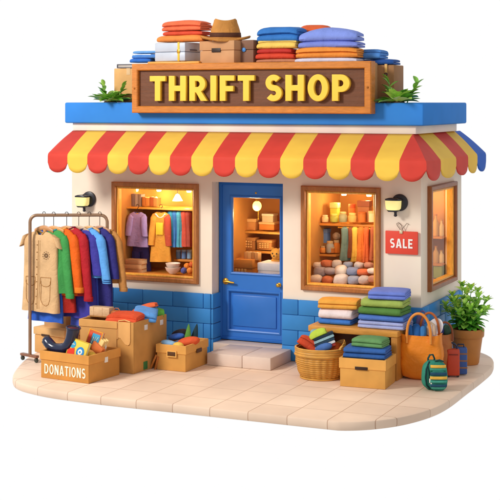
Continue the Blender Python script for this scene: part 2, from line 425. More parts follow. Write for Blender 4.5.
# cornice strip + fascia
b = bm_new(); box(b, fp(72.5, 0, -.06)[0], fp(416, 0, -.06)[0], -.06, YB+.04, 2.955, 3.075, .012); obj('cornice', b, paint('#F3E2D4', .5), shop, 30)
b = bm_new(); FXL, FXR = fp(64.5, 0, -.13)[0], fp(423.5, 0, -.13)[0]
box(b, FXL, FXR, -.13, YB+.12, 3.06, 3.345, .022, seg=3)
obj('fascia', b, mat('#3C86D8', .7, .04, 2.5, .04, 40, .06), shop, 30)
b = bm_new(); SX0, SX1 = fp(131.5, 0, -.30)[0], fp(371, 0, -.30)[0]
SZ0, SZ1 = HC-(113.5-100)*17.0/FL, HC+(100-62)*17.0/FL
box(b, SX0+.10, SX1-.08, -.10, .85, 3.34, SZ1-.012, .01); obj('parapet', b, paint('#C99B6E', .55), shop, 30)
# blue block base
b = bm_new(); bmb = bm_new()
def bricks(x0, x1, rows, y0, axis='x', zt=.80, bl=.46):
    rh = zt/rows
    for r in range(rows):
        x = x0-(bl*.5 if r % 2 else 0)
        while x < x1-.001:
            a, c = max(x, x0), min(x+bl, x1); x += bl
            if c-a < .03: continue
            g = .002; d = random.uniform(0, .002)
            if axis == 'x': box(b, a+g, c-g, y0-.045-d, y0-.004, r*rh+g, (r+1)*rh-g, .011, mi=random.choice([0, 0, 1]))
            else: box(b, y0+.004, y0+.045+d, a+g, c-g, r*rh+g, (r+1)*rh-g, .011, mi=random.choice([0, 0, 1]))
BRK = [paint('#3F8BD0', .4, .05), paint('#3A84CA', .4, .05)]
bricks(XL, DX0, 4, 0); obj('block_base', b, BRK, shop, 30); b = bm_new(); bricks(DX1, XR+.045, 4, 0); obj('block_base', b, BRK, shop, 30); b = bm_new(); bricks(0.0, YB, 4, XR, 'y'); obj('block_base', b, BRK, shop, 30); b = bm_new()
for r in range(4): box(b, DX0+.004, DX0+.035, -.040, .235, r*.2+.0035, (r+1)*.2-.0035, .01)
obj('block_jamb', b, BRK, shop, 30)
b = bm_new()
for (a, c, d, e) in ((XL+.005, DX0-.002, -.03, -.001), (DX1+.003, XR+.02, -.03, -.001)): box(b, a, c, d, e, .001, .792, .002)
box(b, XR+.001, XR+.03, .003, YB-.01, .001, .792, .002)
obj('block_joints', b, paint('#2E6CAE', .6), shop, 30)
# ---- windows
PROF = [(0, .008), (0, -.045), (.010, -.058), (.052, -.058), (.060, -.048), (.066, -.030), (.066, .07), (.050, .07), (.050, .008)]
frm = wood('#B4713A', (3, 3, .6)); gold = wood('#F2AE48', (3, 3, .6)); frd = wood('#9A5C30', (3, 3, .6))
def pane(b, x0, x1, y, z0, z1): b.faces.new([b.verts.new(p) for p in ((x0, y, z0), (x1, y, z0), (x1, y, z1), (x0, y, z1))])
def window(W, side=False, dy=0):
    b = bm_new(); frame(b, W[0], W[1], W[2], W[3], PROF)
    f = obj('window', b, frm, shop, 30)
    b = bm_new(); i = .067
    frame(b, W[0]+i, W[1]-i, W[2]+i, W[3]-i, [(0, -.012), (.004, -.020), (.020, -.020), (.026, -.010), (.026, .07), (0, .07)])
    l = obj('inner_frame', b, gold, f, 30)
    b = bm_new(); j = i+.026; pane(b, W[0]+j-.01, W[1]-j+.01, .030, W[2]+j-.01, W[3]-j+.01)
    g = obj('pane', b, GLASS, f, 0, fix=False)
    return f
window(W1); window(W2)
f = window(SW); f.location = (XR, 0, 0); f.rotation_euler = (0, 0, PI/2)
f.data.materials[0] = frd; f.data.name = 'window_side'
# ---- door
DB = .165
dm = mat('#3274C8', .36, .05, 2.5, .05, 40, .4); dmd = paint('#2B68BA', .36, .04)
dr = thing('door', '', '', (0, .22, 0)); del dr['label']; del dr['category']; dr.parent = shop
gx0, gz1 = fp(232, 197, .22); gx1, gz0 = fp(280, 275, .22)
px0, pz1 = fp(229, 291, .22); px1, pz0 = fp(279, 333, .22)
b = bm_new(); wall_holes(b, DX0+.003, DX1-.003, DB, DZ1-.004, [(gx0, gx1, gz0, gz1), (px0, px1, pz0, pz1)], 0, .05)
frame(b, gx0-.03, gx1+.03, gz0-.03, gz1+.03, [(0, .001), (.004, -.010), (.018, -.016), (.030, -.010), (.037, .012), (.037, .03), (.02, .03)])
frame(b, px0-.03, px1+.03, pz0-.03, pz1+.03, [(0, .001), (.004, -.010), (.018, -.014), (.030, -.008), (.037, .016), (.037, .03), (.02, .03)])
box(b, px0+.045, px1-.045, .012, .045, pz0+.045, pz1-.045, .015)
box(b, px0-.002, px1+.002, .030, .046, pz0-.002, pz1+.002, 0)
obj('door_leaf', b, dm, dr, 30)
b = bm_new(); frame(b, DX0+.006, DX1-.006, DB, DZ1-.006, [(0, .0), (.004, -.022), (.030, -.026), (.040, -.018), (.044, -.002)])
obj('door_frame', b, dmd, dr, 30)
b = bm_new(); pane(b, gx0, gx1, .02, gz0, gz1); obj('pane', b, GLASS, dr, 0, fix=False)
brass = mat('#E0A838', .28, .05, 4, metal=.65, spec=.6)
hx, hz = fp(224.5, 281, .22); b = bm_new()
lathe(b, [(.001, 0), (.042, .001), (.044, .008), (.034, .016), (.018, .020), (.016, .045), (.001, .048)], 24, M=Matrix.Translation((hx+.02, 0, hz))@Matrix.Rotation(PI/2, 4, 'X'))
tube(b, [(hx+.02, -.045, hz), (hx+.06, -.052, hz+.004), (hx+.12, -.052, hz-.006), (hx+.165, -.050, hz-.010)], [.016, .017, .014, .012], 12)
obj('handle', b, brass, dr, 60)
kx, kz = fp(281.5, 285, .22); b = bm_new(); lathe(b, [(.001, 0), (.028, .001), (.028, .008), (.012, .012), (.012, .03), (.026, .04), (.028, .055), (.016, .068), (.001, .07)], 24, M=Matrix.Translation((kx-.03, 0, kz))@Matrix.Rotation(PI/2, 4, 'X'))
obj('door_knob', b, brass, dr, 60)
ex, ez = fp(256, 193, .22); b = bm_new(); lathe(b, [(.001, 0), (.014, .001), (.014, .006), (.008, .010), (.001, .011)], 16, M=Matrix.Translation((ex, -.0, ez))@Matrix.Rotation(PI/2, 4, 'X'))
obj('peephole', b, brass, dr, 60)
# ---- awning
AY = -.062; zt = HC-(133.6-100)*17.3/FL; AP = -.74
axl0, axl1, axr = fp(73, 0, AY)[0], fp(87.3, 0, AY)[0], fp(412.3, 0, AY)[0]
bxl, bxr = fp(49, 0, AP)[0], fp(425, 0, AP)[0]
zf = HC-(158-100)*16.5/FL; zv = HC-(167.5-100)*16.5/FL; zs = HC-(178.3-100)*16.5/FL
tops = [axl0]+[axl1+(axr-axl1)*i/15 for i in range(16)]+[axr]
bots = [bxl+(bxr-bxl)*i/17 for i in range(18)]
YTB, YBB = YB+.0, YB+.10
sb = [sp(u, 0, bxr)[0] for u in (425, 438.5, 454, 466, 475.3, 484)]; st = [sp(u, 0, axr)[0] for u in (412.3, 417.6, 432, 445, 454, 459.5)]
st[0] = AY; sb[0] = AP
b = bm_new()
def stripe(T0, T1, B0, B1, mi, nrm, cn=None):
    # T/B are (x,y) of the top and lower fold corners
    T0, T1, B0, B1 = [Vector((*p, 0)) for p in (T0, T1, B0, B1)]
    rows = []; nn = 8; K = 10
    for k in range(10):
        s = k/9; z = zt+(zf-zt)*s+.012*math.sin(PI*s)
        rows.append([(T0.lerp(B0, s).lerp(T1.lerp(B1, s), i/K)+Vector((0, 0, z))) for i in range(K+1)])
    nv = Vector((nrm[0], nrm[1], 0))
    NN = [nv]*(K+1)
    if cn == 'R': NN = [nv]*K+[Vector((1, -1, 0))]
    if cn == 'L': NN = [Vector((1, -1, 0))]+[nv]*K
    for (o_, dz) in ((.012, -.012), (.018, -.035)):
        rows.append([B0.lerp(B1, i/K)+NN[i]*o_+Vector((0, 0, zf+dz)) for i in range(K+1)])
    for s in (.0, .35, .7, 1.0):
        row = []
        for i in range(K+1):
            q = 2*i/K-1; zb = zv-(zv-zs)*math.sqrt(max(0, 1-q*q))
            row.append(B0.lerp(B1, i/K)+NN[i]*(.018+.010*(1-q*q)*s)+Vector((0, 0, (zf-.06)*(1-s)+zb*s)))
        rows.append(row)
    V = [[b.verts.new(p) for p in r] for r in rows]
    for a, c in zip(V, V[1:]):
        for i in range(K): b.faces.new((a[i], a[i+1], c[i+1], c[i])).material_index = mi
for i in range(17): stripe((tops[i], AY), (tops[i+1], AY), (bots[i], AP), (bots[i+1], AP), i % 2, (0, -1), 'R' if i == 16 else None)
for i in range(5): stripe((axr, st[i]), (axr, st[i+1]), (bxr, sb[i]), (bxr, sb[i+1]), [0, 1, 0, 1, 2][i], (1, 0), 'L' if i == 0 else None)
# closed left end
lt = [(axl0, AY), (axl0, YTB)]; 
bmesh.ops.remove_doubles(b, verts=b.verts, dist=.0006)
awm = [mat('#D6463A', .6, .06, 3, .08, 120, .10), mat('#F6C44E', .6, .05, 3, .08, 120, .10), mat('#2862C4', .6, .05, 3, .08, 120, .10)]
aw = obj('awning', b, awm, shop, 28, fix=False)
so = aw.modifiers.new('thickness', 'SOLIDIFY'); so.thickness = .012; so.offset = -1
# ---- front step
s0, s1 = gp(206, 365.5), gp(275.6, 371)
st_ = thing('doorstep', 'low pale stone step of two blocks in front of the blue door', 'step', (0, 0, 0))
stone = mat('#DCC7B8', .55, .06, 3, .1, 60, .3)
xm = s0[0]+(s1[0]-s0[0])*.52
b = bm_new(); box(b, s0[0], xm-.002, -.72, -.05, 0.001, DB-.008, .012); obj('step_block', b, stone, st_, 30)
b = bm_new(); box(b, xm+.002, s1[0]-.06, -.72, -.05, 0.001, DB-.008, .012); obj('step_block', b, stone, st_, 30)
b = bm_new(); box(b, DX0+.04, DX1-.004, -.048, .22, .001, DB-.008, .004); obj('threshold', b, stone, st_, 30)
# ---- the sign
YS = -.30
sg = thing('shop_sign', 'long brown board reading THRIFT SHOP in raised yellow letters, orange wooden frame', 'sign', ((SX0+SX1)/2, YS, 0))
sw2 = (SX1-SX0)/2; sxm = (SX0+SX1)/2
ow = wood('#D27E2C', (.5, 1, 3))
b = bm_new(); frame(b, -sw2, sw2, SZ0, SZ1, [(0, .16), (0, .012), (.012, 0), (.078, 0), (.090, .012), (.092, .06), (.092, .16)]); obj('frame', b, ow, sg, 30)
b = bm_new(); box(b, -sw2+.09, sw2-.09, .055, .165, SZ0+.09, SZ1-.09, .0); obj('board', b, mat('#704226', .5, .08, 3, .25, 20, .3, kind='wood', stretch=(.25, 1, 9)), sg, 30)
lw = fp(349.5, 0, YS)[0]-fp(150.5, 0, YS)[0]
lx = (fp(349.5, 0, YS)[0]+fp(150.5, 0, YS)[0])/2-sxm
lt1 = text('THRIFT SHOP', 'lettering', .318, .208, .045, mat('#FBCB45', .4, .02, 3, spec=.3), sg, width=lw, gap=.185, bevel=.008, space=.30)
lt1.location = (lx, .018, HC+(100-88)*17.05/FL)
for sx in (-sw2+.045, sw2-.045):
    b = bm_new(); lathe(b, [(.001, 0), (.014, .0), (.012, .006), (.001, .007)], 12, M=Matrix.Translation((sx, -.001, (SZ0+SZ1)/2))@Matrix.Rotation(PI/2, 4, 'X')); obj('screw', b, mat('#9A5A1E', .4, metal=.5), sg, 30)
# ---- SALE sign
x0, z1 = fp(385.5, 230.5, -.03); x1, z0 = fp(418, 255, -.03)
ss = thing('sale_sign', 'small red square board reading SALE in white, hung by a cord on the cream wall', 'sign', ((x0+x1)/2, -.03, (z0+z1)/2))
hw, hh = (x1-x0)/2, (z1-z0)/2
b = bm_new(); box(b, -hw, hw, -.012, .012, -hh, hh, .008); obj('board', b, paint('#E5503F', .45), ss, 30)
t_ = text('SALE', 'lettering', .115, .21, .006, paint('#FFF6EC', .4), ss, width=hw*1.38, gap=.16); t_.location = (0, -.0155, -.008)
b = bm_new()
tube(b, [(-.002, -.014, hh-.02), (-.02, -.012, hh+.03), (-.055, .0, hh+.065), (-.07, .014, hh+.09), (-.045, .016, hh+.105), (-.01, .010, hh+.075), (.012, -.004, hh+.035), (.004, -.016, hh-.022)], .0045, 6)
tube(b, [(.0, -.01, hh+.01), (.03, .0, hh+.055), (.065, .012, hh+.10), (.09, .02, hh+.085)], .004, 6)
obj('cord', b, mat('#8A7A6C', .5), ss, 60)
b = bm_new(); box(b, -.022, .018, -.026, -.0125, hh-.03, hh+.012, .008); obj('clip', b, mat('#E8D8B0', .35, metal=.3), ss, 40)
# ---- wall lamps
blk = mat('#23212A', .35, .05, 5, spec=.5); lampm = lit('#FFE998', .42)
def lamp(x, z, label):
    l = thing('wall_lamp', label, 'wall lamp', (x, 0, z), 0, 'round black wall lamps beside the shop windows')
    b = bm_new(); lathe(b, [(.001, .0), (.100, .001), (.108, .010), (.104, .026), (.07, .036), (.001, .038)], 36, M=Matrix.Rotation(PI/2, 4, 'X')); obj('backplate', b, blk, l, 40)
    b = bm_new()
    def rr(w, z_, y): return [(w*math.copysign(abs(math.cos(a))**.6, math.cos(a))-.055, y+.062*math.copysign(abs(math.sin(a))**.6, math.sin(a)), z_) for a in [2*PI*k/24 for k in range(24)]]
    loft(b, [rr(.072, -.088, -.10), rr(.092, -.070, -.10), rr(.098, -.02, -.10), rr(.100, .030, -.10)], True, True, True)
    obj('shade', b, lampm, l, 50)
    b = bm_new()
    loft(b, [rr(.104, .031, -.10), rr(.108, .038, -.10), (rr(.104, .050, -.10)), rr(.06, .062, -.095)], True, True, True)
    loft(b, [rr(.060, -.108, -.10), rr(.076, -.094, -.10), rr(.080, -.0885, -.10)], True, True, True)
    tube(b, [(-.03, -.03, .02), (-.05, -.09, .056)], .02, 10)
    tube(b, [(-.03, -.09, -.10), (-.03, -.09, -.15)], [.02, .016], 12); blob(b, (-.03, -.09, -.155), (.022, .022, .018))
    obj('arm', b, blk, l, 40)
    return l
x, z = fp(89.5, 199); lamp(x, z, 'round black wall lamp with glowing cup shade above the clothes rail')
x, z = fp(400, 202.5); lamp(x, z, 'round black wall lamp with glowing cup shade above the SALE sign')
# ================================================================== INTERIOR
warm = paint('#C98F4A', .7, .08); warm2 = paint('#C98A4C', .7, .06)
BW = .95
b = bm_new()
wl0, wl1 = W1[0]-.06, W1[1]+.10; wr0, wr1 = W2[0]-.08, XR-.102
for (a, c) in ((wl0, wl1), (wr0, wr1)):
    box(b, a, c, (BW if a < 0 else 1.6), (BW if a < 0 else 1.6)+.03, .80, 2.5, 0)
box(b, wl0-.03, wl0-.001, .102, BW+.03, .80, 2.5, 0); box(b, wl1+.001, wl1+.03, .102, BW+.03, .80, 2.5, 0)
box(b, wr0-.03, wr0-.001, .102, 1.598, .80, 2.5, 0)
box(b, wl0-.03, wl1+.03, .102, BW+.03, 2.502, 2.53, 0); box(b, wr0-.03, wr1, .102, 1.63, 2.502, 2.53, 0)
obj('display_walls', b, warm, shop, 20)
b = bm_new(); box(b, wl0, wl1, .102, BW-.001, .80, .965, .004); box(b, wr0, wr1, .102, 1.598, .80, .985, .004); obj('display_floor', b, wood('#C98238'), shop, 30)
b = bm_new(); box(b, DX0-.3, wr0-.032, 1.602, 1.63, 0.1, 2.6, 0); box(b, wl1+.032, wl1+.05, .32, 1.6, .1, 2.6, 0); box(b, DX0-.3, wr0-.032, .31, 1.6, 2.56, 2.6, 0); box(b, wr0-.05, wr0-.032, .32, 1.6, .1, 2.6, 0)
obj('back_room', b, paint('#C98A48', .7, .08), shop, 20)
b = bm_new(); box(b, DX0-.1, DX1+.1, .275, 1.6, .05, DB-.01, 0); obj('room_floor', b, wood('#8A5A30'), shop, 20)
def plight(x, y, z, e, r=.04, col=(1, .76, .42)):
    e *= INT
    l = bpy.data.lights.new('warm_point', 'POINT'); l.energy = e; l.color = col; l.shadow_soft_size = r
    o = bpy.data.objects.new('display_spot_or_fill', l); C.objects.link(o); o.location = (x, y, z); o.parent = shop; return o
def downlight(x, y, z, e=3.2):
    b = bm_new(); lathe(b, [(.001, .0), (.030, .0), (.034, .012), (.040, .04), (.001, .045)], 20); o = obj('downlight', b, lit('#FFE9A0', 6), shop, 40, (x, y, z-.02)); plight(x, y-.03, z-.07, e)
for u, v in ((136, 190), (159, 190), (189, 191)): x, z = fp(u, v, BW-.16); downlight(x, BW-.16, z)
for u, v in ((321, 195), (344, 194), (369, 195)): x, z = fp(u, v, 1.0); downlight(x, 1.0, z, 3.6)
x, z = sp(434, 193, XR-.35)[0], sp(434, 193, XR-.35)[1]; downlight(XR-.30, 1.38, fp(436, 192, 1.38)[1], 2)
plight((wl0+wl1)/2, .25, 2.05, 9, .12, (1, .84, .62)); plight((W2[0]+W2[1])/2, .28, 2.05, 13, .12, (1, .84, .62))  # added fill lamps without fixtures, brightening the two display bays
# things shown inside: every one stands on the shelf it belongs to
def onY(u, v, Y): return fp(u, v, Y)
def shelf(name, u0, u1, v, Y0, Y1, label, th=.03, h='#D08A3A'):
    x0, z = fp(u0, v, Y0); x1, _ = fp(u1, v, Y0)
    b = bm_new(); box(b, x0, x1, Y0, Y1, z-th, z, .004); o = obj(name, b, wood(h), None, 30); tag(o, label, 'shelf'); return z
def bx(name, label, cat, u0, u1, v0, v1, Y, d, h, group=None, lid=None, m=None):
    """box-like item: photo extents u0-u1, v0 (bottom) - v1 (top), its front on plane Y"""
    x0, z0 = fp(u0, v0, Y); x1, z1 = fp(u1, v1, Y)
    t = thing(name, label, cat, ((x0+x1)/2, Y+d/2, z0), 0, group); w = (x1-x0)/2; H = z1-z0
    mm = m or card(h)
    b = bm_new(); box(b, -w, w, -d/2, d/2, .001, H*(.72 if lid else 1), .006); obj('case', b, mm, t, 30)
    if lid: b = bm_new(); box(b, -w-.006, w+.006, -d/2-.006, d/2+.006, H*.72+.001, H, .006); obj('lid', b, card(lid), t, 30)
    return t
def books(label, u0, u1, v0, v1, Y, cols, group, d=.12, flat=False):
    x0, z0 = fp(u0, v0, Y); x1, z1 = fp(u1, v1, Y); n = len(cols)
    for i, c in enumerate(cols):
        if flat: w = (x1-x0); h = (z1-z0)/n; L_, loc = w, ((x0+x1)/2+random.uniform(-.01, .01), Y+d/2, z0+h*i)
        else: w = (x1-x0)/n; h = (z1-z0)*random.uniform(.88, 1); L_, loc = w, (x0+w*(i+.5), Y+d/2, z0)
        t = thing('book', label[i] if isinstance(label, list) else label, 'book', loc, 0, group)
        b = bm_new(); b2 = bm_new(); W_ = L_/2-.0015; H_ = h-.0015
        if flat:
            box(b, -W_, W_, -d/2, d/2, .001, .006, .002); box(b, -W_, W_, -d/2, d/2, H_-.006, H_, .002); box(b, -W_, W_, -d/2, -d/2+.006, .007, H_-.007, .001)
            box(b2, -W_+.004, W_-.004, -d/2+.007, d/2-.006, .0065, H_-.0065, .0)
        else:
            box(b, -W_, -W_+.003, -d/2, d/2, .001, H_, .001); box(b, W_-.003, W_, -d/2, d/2, .001, H_, .001); box(b, -W_+.0035, W_-.0035, -d/2-.002, -d/2+.004, .001, H_, .001)
            box(b2, -W_+.0035, W_-.0035, -d/2+.005, d/2-.006, .004, H_-.006, 0)
        obj('cover', b, paint(c, .5), t, 30); obj('pages', b2, paint('#F2E6CC', .7), t, 0)
def jar(label, u, v0, v1, wpx, Y, h, lid=None, cat='jar', group=None, form='jar'):
    x, z0 = fp(u, v0, Y); _, z1 = fp(u, v1, Y); H = z1-z0; r = wpx*mpp(x, Y)/2
    t = thing(form, label, cat, (x, Y, z0), 0, group); b = bm_new()
    P_ = {'jar': [(.001, .001), (r*.9, .001), (r, H*.08), (r, H*.62), (r*.8, H*.76), (r*.72, H*.80)],
          'tin': [(.001, .001), (r, .001), (r, H*.78), (.001, H*.78)],
          'bowl': [(.001, .001), (r*.45, .001), (r*.5, H*.1), (r*.85, H*.5), (r, H*.98), (r*.95, H), (r*.8, H*.6), (r*.4, H*.2), (.001, H*.15)],
          'vase': [(.001, .001), (r*.6, .001), (r, H*.35), (r*.8, H*.6), (r*.4, H*.8), (r*.55, H)]}[form]
    lathe(b, P_, 20); obj('vessel', b, paint(h, .35), t, 40)
    if form in ('jar', 'tin'):
        b = bm_new(); q = .80 if form == 'jar' else .78; rr_ = r*(.8 if form == 'jar' else 1.04)
        lathe(b, [(.001, H*q+.001), (rr_, H*q+.001), (rr_, H*.97), (rr_*.9, H), (.001, H)], 20); obj('lid', b, paint(lid or '#C9A56A', .4), t, 40)
    return t
def ball(name, label, cat, u, v, rpx, Y, h, group=None, e=1.0, ry=1, rz=1):
    x, z = fp(u, v, Y); r = rpx*mpp(x, Y); b = bm_new(); blob(b, (0, 0, 0), (r, r*ry, r*rz), e, seed=u, nz=.15)
    if name == 'yarn_ball':
        for k in range(5): 
            M = Matrix.Rotation(k*.7, 4, 'Z')@Matrix.Rotation(k*.5+.4, 4, 'X'); tube(b, [M@Vector((r*.99*math.cos(a), r*.99*math.sin(a), 0)) for a in [i*PI/10 for i in range(21)]], r*.07, 6, cap=False)
    return tag(obj(name, b, cloth(h), None, 60, (x, Y, z)), label, cat, group)
def hanging(name, label, cat, u, v, wpx, L_, Y, h, rot=0, sl=True, group=None, hem=1.1, hcol='#D8A040', t=.03, z_hook=.10, vn=.03):
    x, z = fp(u, v, Y); w = wpx*mpp(x, Y); th = thing(name, label, cat, (x, Y, z), rot, group)
    b = bm_new(); body(b, w*(.72 if sl else 1), w*.72*hem if sl else w*hem, L_, t, seed=u, rip=.012, neck=w*.14, k=4, vneck=vn, zs=w*.12); obj('torso', b, cloth(h), th, 60)
    if sl:
        for s in (-1, 1): b = bm_new(); sleeve(b, w*.72, L_*.62, w*.14, w*.12, w*.10, s, u, zs=w*.07); obj('sleeve', b, cloth(h), th, 60)
    return th
def hanger(label, x, y, z, w, rot=0, hookz=.16, h='#C08A58', group=None):
    t = thing('clothes_hanger', label, 'hanger', (x, y, z), rot, group); b = bm_new()
    pts = [(-w/2+w*i/14, 0, -.045*(abs(-1+i/7)**1.5)) for i in range(15)]
    rings = []
    for i, p in enumerate(pts):
        s = 1-.25*abs(i/7-1)**2; rings.append([(p[0], .011*math.cos(a), p[2]-.008+.030*s*math.sin(a)) for a in [2*PI*k/10 for k in range(10)]])
    loft(b, rings); obj('yoke', b, wood(h), t, 50)
    b = bm_new(); r = .024; tube(b, [(0, 0, .02), (0, 0, hookz-.055), (.006, 0, hookz-.035)]+[(r*math.cos(a), 0, hookz-.012+r*math.sin(a)) for a in [math.radians(d) for d in (-50, -20, 20, 60, 100, 140, 180, 205)]], .0042, 6); obj('hook', b, mat('#4A4038', .3, metal=.7), t, 60)
    return t
YD = .48
# left window
z = shelf('display_shelf', 113, 197, 206.5, YD, .94, 'slim golden shelf rail across the top of the left display window', .022, '#E8B048')
books('one of the pale grey books standing on the golden shelf in the left window', 125, 141, 206, 193, .62, ['#8E8A88', '#A39A90', '#8C7C78', '#B0A8A0', '#94867C'], 'grey books on the left window shelf')
books('one of the orange brown books standing on the golden shelf in the left window', 142, 157, 206, 197, .62, ['#C88040', '#D8954C', '#B8683A', '#D09858'], 'orange books on the left window shelf')
hanging('blouse', 'lilac long sleeved blouse hanging in the left window', 'blouse', 137.5, 213, 29, .47, YD, '#AE9CE8', hem=1.2)
xg, zg = fp(137.5, 213, YD); hanger('golden clothes hanger holding the lilac blouse', xg, YD, zg-.02, .2, 0, .13, '#E0B050')
def trousers(label, u, v, L_, wpx, Y, h):
    x, z = fp(u, v, Y); w = wpx*mpp(x, Y); b = bm_new(); n = 16
    loft(b, [[(w*.5*math.cos(2*PI*k/n)*(1+.0*q), .05*math.sin(2*PI*k/n), -q*.12) for k in range(n)] for q in (0, .5, 1)], cap1=False)
    for s in (-1, 1): loft(b, [[(s*w*(.25+.05*q)+w*(.25+.06*q)*math.cos(2*PI*k/n), .045*math.sin(2*PI*k/n)+.008*math.sin(4*k+q*5), -.115-q*(L_-.115)) for k in range(n)] for q in [i/6 for i in range(7)]], cap0=True, cap1=True)
    return tag(obj('trousers', b, cloth(h), None, 60, (x, Y, z)), label, 'trousers')
trousers('dark indigo trousers hanging beneath the lilac blouse', 141, 243, .40, 19, YD+.10, '#46408C')
t = hanging('t_shirt', 'long orange tee with white collar and red sleeve in the left window', 't-shirt', 161, 213, 30, .68, YD+.02, '#E8A038', hem=1.12)
x_, z_ = fp(161, 213, YD+.02); hanger('golden clothes hanger holding the orange tee', x_, YD+.02, z_-.02, .22, 0, .13, '#E0B050')
b = bm_new(); tube(b, [(.075*math.cos(a), -.028+.012*math.sin(a), -.012-.05*(math.sin(a)**2 if math.sin(a) > 0 else 0)) for a in [math.radians(d) for d in range(0, 181, 15)]], .012, 8); obj('collar', b, cloth('#F4E8DC'), t, 60)
b = bm_new(); box(b, -.055, .055, -.052, -.046, -.30, -.13, .002); obj('printed_patch', b, paint('#FFD040', .5), t, 30)
for s_ in [c for c in t.children if c.name.startswith('sleeve')][1:]: s_.data.materials[0] = cloth('#C8503A')
for i, (u, c, n_) in enumerate([(171, '#2F8FB8', 'teal'), (175, '#3A78C8', 'blue'), (179, '#48A8C8', 'turquoise'), (184, '#C85040', 'red'), (188, '#A8483C', 'dark red')]):
    hanging('shirt', n_+' narrow shirt in the row at the right of the left window', 'shirt', u, 212, 7, .48, .56, c, rot=.9, sl=False, t=.07, vn=.0)
xx, zz = fp(177.5, 199.5, .60); b = bm_new(); lathe(b, [(.075, -.02), (.070, -.012), (.028, .07), (.001, .085)], 24, cap0=False); lathe(b, [(.001, -.022), (.06, -.015), (.001, -.01)], 16)
lp = thing('pendant_lamp', 'small white cone pendant lamp glowing in the left window', 'pendant lamp', (xx, .60, zz))
obj('lamp_shade', b, lit('#FFE8C0', 1.6), lp, 50); b = bm_new(); tube(b, [(0, 0, .08), (0, 0, 2.5-zz)], .004, 6); obj('cord', b, blk, lp, 40)
shelf('side_shelf', 174, 197, 259, .60, .94, 'short lower shelf at the right of the left display window')
for i, (u, c) in enumerate([(178.5, '#7EA0C8'), (184, '#6C8CC0'), (189.5, '#86A8C8')]): jar('one of the blue lidded tins on the lower shelf of the left window', u, 258.5, 249.5, 5, .68, c, '#A8C0D8', 'tin', 'blue tins in the left window', 'tin')
books(['tan flat box of papers, bottom of the pile in the left window', 'pale tan flat book in the middle of the pile in the left window', 'cream flat book on top of the pile in the left window'], 125, 142, 273.5, 260, .35, ['#C09068', '#D8B488', '#C8A078'], 'flat books in the left window', d=.16, flat=True)
for k in range(2): jar(['lower stacked white bowl in the left window', 'upper stacked white bowl in the left window'][k], 173, 273.5-k*4, 267-k*4, 16-k, .32, '#E8DDD4', None, 'bowl', 'white bowls in the left window', 'bowl')
for i, (u, v, r, c, nm) in enumerate([(184, 270.5, 3.2, '#5560B0', 'indigo'), (190, 270.5, 3.2, '#E08A38', 'orange'), (187, 266, 3.0, '#E88A30', 'bright orange'), (191.5, 264.5, 2.6, '#D86838', 'red orange')]): ball('yarn_ball', nm+' ball of yarn at the lower right of the left window', 'yarn', u, v, r, .30+.02*i, c)
# right window
SY = .82
shelf('display_shelf', 302, 392, 222.5, SY, 1.59, 'top wooden shelf of jars in the right display window'); shelf('display_shelf', 302, 336, 253, SY, 1.59, 'short middle wooden shelf in the right display window')
G = 'jars and tins on the upper shelf of the right window'
bx('gift_box', 'purple grey box at the left of the upper right-window shelf', 'box', 313, 320, 222, 208, SY+.06, .12, '#8C7A98', lid='#A898A8')
bx('gift_box', 'tall yellow green box on the upper right-window shelf', 'box', 330, 337.5, 222, 203, SY+.14, .1, '#D8D050', lid='#E8E088')
bx('gift_box', 'tall brown patterned box at the right of the upper right-window shelf', 'box', 357.5, 369, 222, 201, SY+.10, .12, '#A86A40', lid='#98583A')
for (u, v1, w, c, l, f) in [(316.5, 217, 7, '#D8A850', '#E8C070', 'jar'), (325, 215, 7, '#E8C890', '#F0D8A8', 'jar'), (334, 214, 8, '#B8B850', '#D8D068', 'jar'), (343, 212, 8.5, '#A8A880', '#C8B878', 'jar'), (352, 204, 7, '#E07838', '#C85A2C', 'tin'), (352.5, 213, 9, '#E8B060', '#F0C878', 'jar'), (372, 211, 7, '#F0D0A0', '#E8B878', 'tin'), (362, 212, 8, '#C87838', '#B86830', 'tin')]:
    jar('one of the small warm coloured jars and tins lined up on the upper right-window shelf', u, 222, v1, w, SY+(.2 if v1 < 210 else .06), c, l, 'jar', G, f)
bx('storage_bin', 'blue grey bin on the middle shelf of the right window', 'bin', 316, 327, 243, 229, SY+.16, .14, '#6C88B8', lid='#8098C0')
bx('wooden_riser', 'small wooden riser holding the blue grey bin in the right window', 'riser', 314, 329, 252.7, 243.3, SY+.14, .2, '#9A6A3C')
for (u, v0, v1, w, c, f) in [(316, 252.7, 239, 7, '#B89060', 'jar'), (323, 252.7, 246, 6, '#E09040', 'jar'), (330, 252.7, 241, 8, '#A8A8A0', 'jar'), (331, 252.7, 247, 7, '#C07030', 'tin'), (336.5, 252.7, 240, 7, '#D88030', 'jar')]: jar('one of the mixed jars on the short middle shelf of the right window', u, v0, v1, w, SY+(.04 if v1 > 240 else .1), c, '#C8A878', 'jar', 'jars on the middle shelf of the right window', f)
ball('yarn_ball', 'grey brown ball of yarn sitting in the middle shelf jars of the right window', 'yarn', 336.5, 236.2, 3.8, SY+.1, '#A08468')
b = bm_new(); rx0, rz = fp(338, 227.5, .72); rx1, _ = fp(392, 227.5, .72); tube(b, [(rx0, .72, rz), (rx1, .72, rz)], .009, 8); tag(obj('clothes_rail', b, brass, None, 60), 'thin brass clothes rail under the upper shelf in the right window', 'rail')
